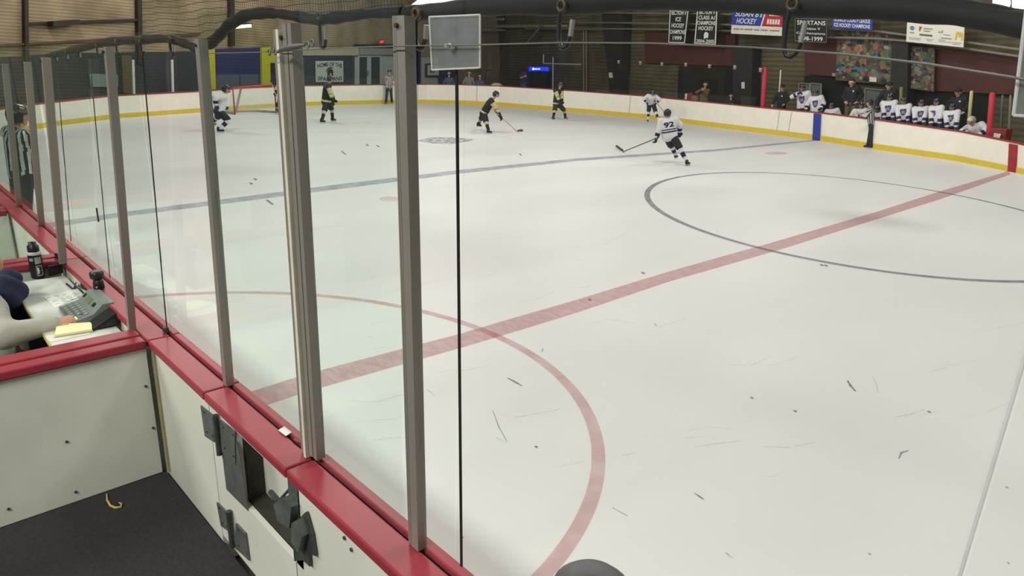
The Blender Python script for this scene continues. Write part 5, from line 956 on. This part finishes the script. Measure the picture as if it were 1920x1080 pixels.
bench('white goaltender in pale helmet bending over the boards at the right end of the bench', 1830, (1820, 218), (1821, 227, -.25), (1826, 235, -.1), (1833, 256), .6, 165, 'whitegoalie', s=1.02, J=dict(handR=(1814, 249, -.45), handL=(1836, 253, -.45), elbowR=(1, .1, -.2), elbowL=(-1, .1, -.2), nod=-.4), opts=('nocage',))
def onlooker(label, px, top, head, neck, pelvis, off, kit, face=180, opts=(), **J):
    b = bpoint(px, off); b[2] = -.03; J.update(dict(top=top, head=head, neck=neck, pelvis=pelvis)); return person(label, None, J, face, kit, None, 'people watching behind the far boards', base=b, opts=opts, h=.022)
onlooker('spectator in tan shirt clapping in front of the dark opening', 1322, (1323, 152), (1323, 159), (1321, 167), (1319, 196), 1.4, 'tan', handR=(1316, 168, -.3), handL=(1319, 170, -.35))
onlooker('dark-clothed spectator low behind the boards left of the red padded post', 1371, (1371, 173), (1371, 180), (1370, 188), (1370, 215), 1.2, 'coach')
onlooker('spectator in grey shirt behind the boards below the clamp plate', 880, (880, 130), (880, 137), (879.5, 144), (879, 172), 1.6, 'grey')
onlooker('spectator in blue shirt beside the parked cart behind the boards', 900, (900, 136), (900, 143), (900, 150), (900, 178), 1.5, 'blue')
onlooker('spectator in dark jacket seen left of the black seam behind the boards', 842, (842, 131), (842, 138), (842, 145), (842, 172), 1.6, 'blue')
# ================================================================== SCORER'S TABLE
TZ = .86
tb = empty('scorer_table', (-.15, -.3, ZF), 'white topped scorer table running along the boards at left', 'table')
mb = MB(); mb.prism([(-1.005, YB-.012, TZ-.025), (.745, YB-.012, TZ-.025), (.745, -.482, TZ-.025), (-.62, -.455, TZ-.025), (-1.005, -.40, TZ-.025)], (0, 0, .025)); mb.build('tabletop', mat('table_white', (208, 210, 200), .45, var=.04), tb)
mb = MB(); mb.prism([(.745, -.483, TZ-.027), (-.62, -.456, TZ-.027), (-.62, -.462, TZ-.027), (.745, -.489, TZ-.027)], (0, 0, .027)); mb.build('edge_band', mat('edge_band', (196, 186, 110), .5), tb)
for x in (-.8, .55): mb = MB(); mb.box((x, -.3, (TZ-.03+ZF)/2), (.05, .28, TZ-.03-ZF)); mb.build('leg', STEELD, tb)
# control console
PH = mat('console_grey', (118, 128, 122), .5, var=.06); PHD = mat('console_key', (146, 152, 146), .5)
XA, XB = -.25, .10; prof = [(-.318, TZ), (-.318, TZ+.018), (-.205, TZ+.045), (-.150, TZ+.098), (-.085, TZ+.098), (-.085, TZ)]
cs = empty('control_console', ((XA+XB)/2, -.21, TZ), 'grey scoreboard control console with keypad and small display on the scorer table', 'console')
mb = MB(); mb.prism([(XA, y, z) for y, z in prof], (XB-XA, 0, 0)); mb.build('housing', PH, cs, .004)
def onface(i, u0, u1, v0, v1, th, nm, m):
    (ya, za), (yb, zb) = prof[i], prof[i+1]; n = unit(V3(0, -(zb-za), (yb-ya))); n = n if n[2] > 0 else -n
    P = [V3(XA+(XB-XA)*u, ya+(yb-ya)*v, za+(zb-za)*v)+n*.0005 for u, v in ((u0, v0), (u1, v0), (u1, v1), (u0, v1))]; mb = MB(); mb.prism(P, n*th); return mb.build(nm, m, cs)
onface(2, .30, .55, .25, .8, .004, 'display', mat('lcd_green', (112, 130, 84), .25)); onface(2, .08, .16, .4, .75, .003, 'label_mark', BLK); onface(2, .68, .80, .35, .7, .003, 'label_mark', BLK)
for r_ in range(3):
    for c_ in range(7):
        if not (r_ == 0 and c_ == 6): onface(1, .06+c_*.125, .06+c_*.125+.085, .12+r_*.28, .12+r_*.28+.17, .005, 'key', PHD)
onface(1, .84, .93, .10, .30, .007, 'lit_key', emit('amber_key', (255, 214, 140), 1.3)); onface(1, .80, .85, .45, .6, .005, 'dark_key', BLK)
def tbox(name, px4, zb, h, m, label, cat, bevel=.004):
    P = [atz(x, y, zb) for x, y in px4]; mb = MB(); mb.prism(P, (0, 0, h)); return tag(mb.build(name, m, bevel=bevel), label, cat)
mb = MB(); mb.prism([(.135, -.255, TZ+.001), (.135, -.255, TZ+.012), (.135, -.15, TZ+.07), (.135, -.075+YB+.085, TZ+.085), (.135, -.075+YB+.085-.002, TZ+.001)], (.13, 0, 0)); dk = tag(mb.build('monitor_stand', BLK, bevel=.004), 'black wedge shaped device right of the grey console', 'device')
mb = MB(); mb.prism([(.2655, -.22, TZ+.01), (.2655, -.15, TZ+.05), (.2655, -.13, TZ+.05), (.2655, -.13, TZ+.01)], (.003, 0, 0)); mb.build('side_panel', mat('dark_panel', (40, 40, 40), .6), dk)
tbox('grey_tray', [(174, 613), (222, 603), (222, 606), (178, 619)], TZ, .012, mat('tray_grey', (104, 106, 102), .5), 'flat grey tray in front of the black wedge device', 'tray')
nb_ = empty('notebook', atz(140, 620, TZ), 'cream open notebook lying beside the divider on the scorer table', 'notebook'); P = [atz(x, y, TZ+.004) for x, y in ((107, 613), (172.5, 608.5), (173.5, 622), (103, 633))]
mb = MB(); mb.prism([p+V3(0, 0, .003) for p in P], (0, 0, .014)); mb.build('pages', mat('cream_pages', (232, 228, 176), .7, var=.03), nb_, .002)
mb = MB(); mb.prism([p+(p-sum(P)/4)*.04-V3(0, 0, .003) for p in P], (0, 0, .005)); mb.build('cover', mat('notebook_cover', (196, 190, 158), .6), nb_)
tbox('paper_stack', [(85, 632), (108, 626), (160, 622), (172, 626), (94, 642)], TZ+.0005, .002, PAPER, 'loose white sheet under the cream notebook', 'paper', 0)
ps = tbox('score_sheet', [(81, 557), (141, 541.5), (156, 553), (104, 577)], TZ+.0005, .0015, mat('sheet_white', (220, 222, 214), .7), 'printed white score sheet left of the grey console', 'paper', 0)
mb = MB(); R_ = random.Random(4); A_, B_, C_ = atz(86, 558, TZ), atz(140, 544, TZ), atz(106, 573, TZ)
for i in range(7):
    for j in range(4):
        if R_.random() < .75:
            a = (i+.5)/7.5; b0_ = (j+.2*R_.random())/4; ln = R_.uniform(.05, .2); o_ = A_+(C_-A_)*a+(B_-A_)*b0_; e_ = (B_-A_)*ln; w_ = (C_-A_)*.022; mb.prism([o_+V3(0, 0, .0022), o_+e_+V3(0, 0, .0022), o_+e_+w_+V3(0, 0, .0022), o_+w_+V3(0, 0, .0022)], (0, 0, .0004))
mb.build('print', mat('print_ink', (90, 92, 98), .7), ps)
for a, b, c, lb in (((125, 532.5), (135.5, 541.5), (50, 56, 84), 'dark blue pen lying above the score sheet'), ((139, 541), (142.5, 529.5), (84, 66, 92), 'purple pen lying beside the dark blue pen'), ((148, 536), (154, 540), (60, 66, 64), 'short dark pencil right of the purple pen')):
    A_, B_ = atz(*a, TZ+.006), atz(*b, TZ+.006); mb = MB(); mb.tube([A_, A_+(B_-A_)*.93, B_], [.0055, .0055, .002], 8); pn = tag(mb.build('pen', mat('pen_%d' % c[0], c, .4)), lb, 'pen')
    mb = MB(); mb.tube([A_-(B_-A_)*.02, A_+(B_-A_)*.25], .0063, 8); mb.build('pen_cap', BLK, pn)
bb = atz(72, 520.5, TZ); H = height(bb, 63, 453)-TZ; rr = .042
bt = empty('thermos_bottle', bb, 'black insulated bottle with white band and printed label on the scorer table', 'bottle')
mb = MB(); mb.lathe(bb, [(rr*.9, 0), (rr, .01), (rr, H*.66), (rr*.9, H*.72), (rr*.82, H*.74)], 24); mb.build('flask', BLK, bt)
mb = MB(); mb.lathe(bb+V3(0, 0, H*.74), [(rr*.84, 0), (rr*.86, H*.02), (rr*.84, H*.15), (rr*.62, H*.18), (rr*.58, H*.25), (rr*.3, H*.26)], 24); mb.build('lid', mat('lid_black', (34, 28, 34), .4), bt)
mb = MB(); mb.lathe(bb+V3(0, 0, H*.655), [(rr*1.01, 0), (rr*1.02, .001), (rr*1.0, H*.075), (rr*.9, H*.08)], 24); mb.build('band', mat('band_white', (196, 196, 190), .5), bt)
vd = unit(V3(CP[0]-bb[0], CP[1]-bb[1], 0)); va = math.atan2(vd[1], vd[0]); cyl = lambda a, z, r_=rr*1.015: bb+V3(r_*math.cos(va+a), r_*math.sin(va+a), z*H)
def arcp(mb, a0, a1, z0, z1):
    P = [cyl(a0+(a1-a0)*i/6, z0) for i in range(7)]+[cyl(a0+(a1-a0)*i/6, z1) for i in range(7)]; mb.add(P, [(i, i+1, i+8, i+7) for i in range(6)])
mb = MB(); arcp(mb, -.1, .9, .42, .60); arcp(mb, -.9, -.3, .50, .58); mb.build('label_patch', mat('label_grey', (150, 152, 150), .6), bt)
mb = MB(); v, F = text_geo('E', 0, .03); mb.add([cyl(.05+.75*x, .13+.2*y) for x, y in v], F); arcp(mb, -.05, .9, .09, .105); arcp(mb, -.05, .9, .355, .37); arcp(mb, -.05, .0, .105, .355); arcp(mb, .86, .9, .105, .355); mb.build('lettering', mat('label_white', (186, 186, 180), .6), bt)
tp = empty('telephone', atz(106, 515, TZ), 'black desk box with raised back beside the bottle on the scorer table', 'device')
P = [atz(x, y, TZ+.001) for x, y in ((92, 519), (119, 512), (117, 503), (90, 510))]; mb = MB(); mb.prism(P, (0, 0, .075)); mb.build('base', BLK, tp, .006)
mb = MB(); mb.prism([P[2]*.35+P[1]*.65+V3(0, 0, .076), P[1]+V3(0, 0, .076), P[2]+V3(0, 0, .076), P[3]*.4+P[2]*.6+V3(0, 0, .076)], (0, 0, .05)); mb.build('back_rest', BLK, tp, .004)
mb = MB(); P = [atz(x, y, TZ+.012) for x, y in ((124, 505), (132, 512), (138, 507), (143, 516), (150, 524), (158, 530))]; mb.tube(P, .008, 8); tag(mb.build('cable_coil', BLK), 'black cable coiling along the boards behind the black desk box', 'cable')
mb = MB(); P = [atz(x, y, TZ+.02) for x, y in ((155, 533), (164, 538), (172, 545), (180, 548))]; mb.tube(P, [.016, .026, .022, .01], 10); tag(mb.build('black_pouch', BLKF), 'black soft pouch against the boards behind the grey console', 'pouch')
cp = atz(186, 541, ZC); lp = empty('horn_button', cp, 'black twin-headed device clamped on the red cap by the console', 'device')
mb = MB(); mb.lathe(cp+V3(0, 0, .001), [(.03, 0), (.034, .01), (.03, .05), (.022, .06)], 16); mb.build('clamp_base', BLK, lp)
mb = MB(); mb.lathe(cp+V3(-.01, 0, .062), [(.03, 0), (.042, .012), (.042, .045), (.03, .055)], 16); mb.build('head', mat('device_black', (40, 30, 34), .4), lp)
mb = MB(); mb.tube([cp+V3(.03, -.02, .02), atz(190, 548, .92), atz(183, 556, .89)], .006, 8); mb.build('lead', mat('tan_lead', (150, 120, 100), .5), lp)
mb = MB(); mb.prism([aty(x, y, -.0045) for x, y in ((180.5, 390), (182.5, 390), (186.5, 416), (184.5, 416))], (0, -.004, 0)); tag(mb.build('glass_latch', BLK), 'short black upright mark fixed on the pane left of the scorer corner post', 'latch')
# ------------------------------------------------------------------ scorer and the navy garment
sb = V3(-.30, -.80, ZF)
person('person in grey sweatshirt with hand on the console, cut off by the left edge', None, dict(top=(-34, 455), head=(-35, 500), neck=(-40, 545), pelvis=(-20, 668, -.05), handR=(101, 608, -.33), elbowR=(1, -.6, -.55), footL=None, turn=75), -88, 'sweat', .95, base=sb, opts=('fair', 'bulky'), h=.0105)
mb = MB(); mb.lathe((sb[0], sb[1], ZF+.001), [(.17, 0), (.17, .02), (.03, .03), (.03, .40), (.17, .41), (.18, .44), (.16, .46)], 20); tag(mb.build('stool', BLK), 'black stool under the person in grey sweatshirt', 'stool')
j = [(atz(14, 518, 1.0), atz(26, 522, .98), .055, .05, 'a'), (atz(8, 536, .97), atz(30, 546, .93), .07, .07, 'a'), (atz(-10, 545, .95), atz(12, 562, .9), .09, .08, 'a'), (atz(0, 580, .80), atz(22, 590, .74), .11, .10, 'a'), (atz(-20, 600, .7), atz(30, 610, .62), .12, .12, 'a')]
o = grow('navy_jacket', j, [mat('navy_garment', (34, 38, 66), .8, var=.25, scale=14, bump=.4)], None, .012, .03); tag(o, 'navy jacket heaped at the edge of the scorer table beyond the grey sleeve', 'jacket')
mb = MB(); mb.box((-.85, -.78, .30), (.5, .4, .30)); st = tag(mb.build('seat_box', mat('seat_dark', (34, 34, 38), .8), bevel=.03), 'dark bench seat under the navy jacket', 'bench')
# ------------------------------------------------------------------ rounded dark grip at the bottom edge
gp_ = along(1112, 1084, .80); gr_ = empty('dark_grip', (gp_[0], gp_[1], ZF), 'dark grey rounded grip poking up at the bottom edge in front of the glass', 'grip')
mb = MB(); mb.lathe((gp_[0], gp_[1], gp_[2]-.16), [(.062, 0), (.066, .07), (.064, .12), (.056, .145), (.042, .158), (.024, .164), (.002, .166)], 28); mb.build('grip_head', mat('grip_grey', (74, 74, 74), .5), gr_)
mb = MB(); mb.tube([(gp_[0], gp_[1], ZF+.001), (gp_[0], gp_[1], gp_[2]-.155)], .018, 12); mb.build('stem', BLK, gr_)
# ================================================================== LIGHT
def area(name, loc, size, power, col=(1, .965, .9), spread=150):
    l = bpy.data.lights.new(name, 'AREA'); l.shape = 'RECTANGLE'; l.size, l.size_y = size; l.energy = power; l.color = col; l.spread = math.radians(spread)
    o = bpy.data.objects.new(name, l); o.location = loc; COL.objects.link(o); return o
def bulb(name, loc, power, col=(1, .98, .945)):
    l = bpy.data.lights.new(name, 'POINT'); l.energy = power; l.color = col; l.shadow_soft_size = .7
    o = bpy.data.objects.new(name, l); o.location = loc; COL.objects.link(o); return o
for x in (-24, -14, -5, 4):
    for y in (5, 13.5, 22): bulb('roof_light', (x-.2*y*.3, y, 8.4), 640)
for x in (-3, 3.5): area('near_fill_light', (x, -4.5, 5.5), (3.0, 1.0), 330, (1, .98, .92), 170)  # added unseen fill lights, brighten the boxes and divider walls
W_ = bpy.data.worlds.new('world'); S.world = W_; W_.use_nodes = True; W_.node_tree.nodes['Background'].inputs[0].default_value = (.55, .58, .6, 1); W_.node_tree.nodes['Background'].inputs[1].default_value = .34
S.view_settings.view_transform = 'Standard'; S.view_settings.look = 'None'; S.view_settings.exposure = 0.42; S.view_settings.gamma = 1.0
try: S.view_settings.use_curve_mapping = False
except Exception: pass
S.cycles.max_bounces = 10; S.cycles.transparent_max_bounces = 40; S.cycles.use_denoising = True
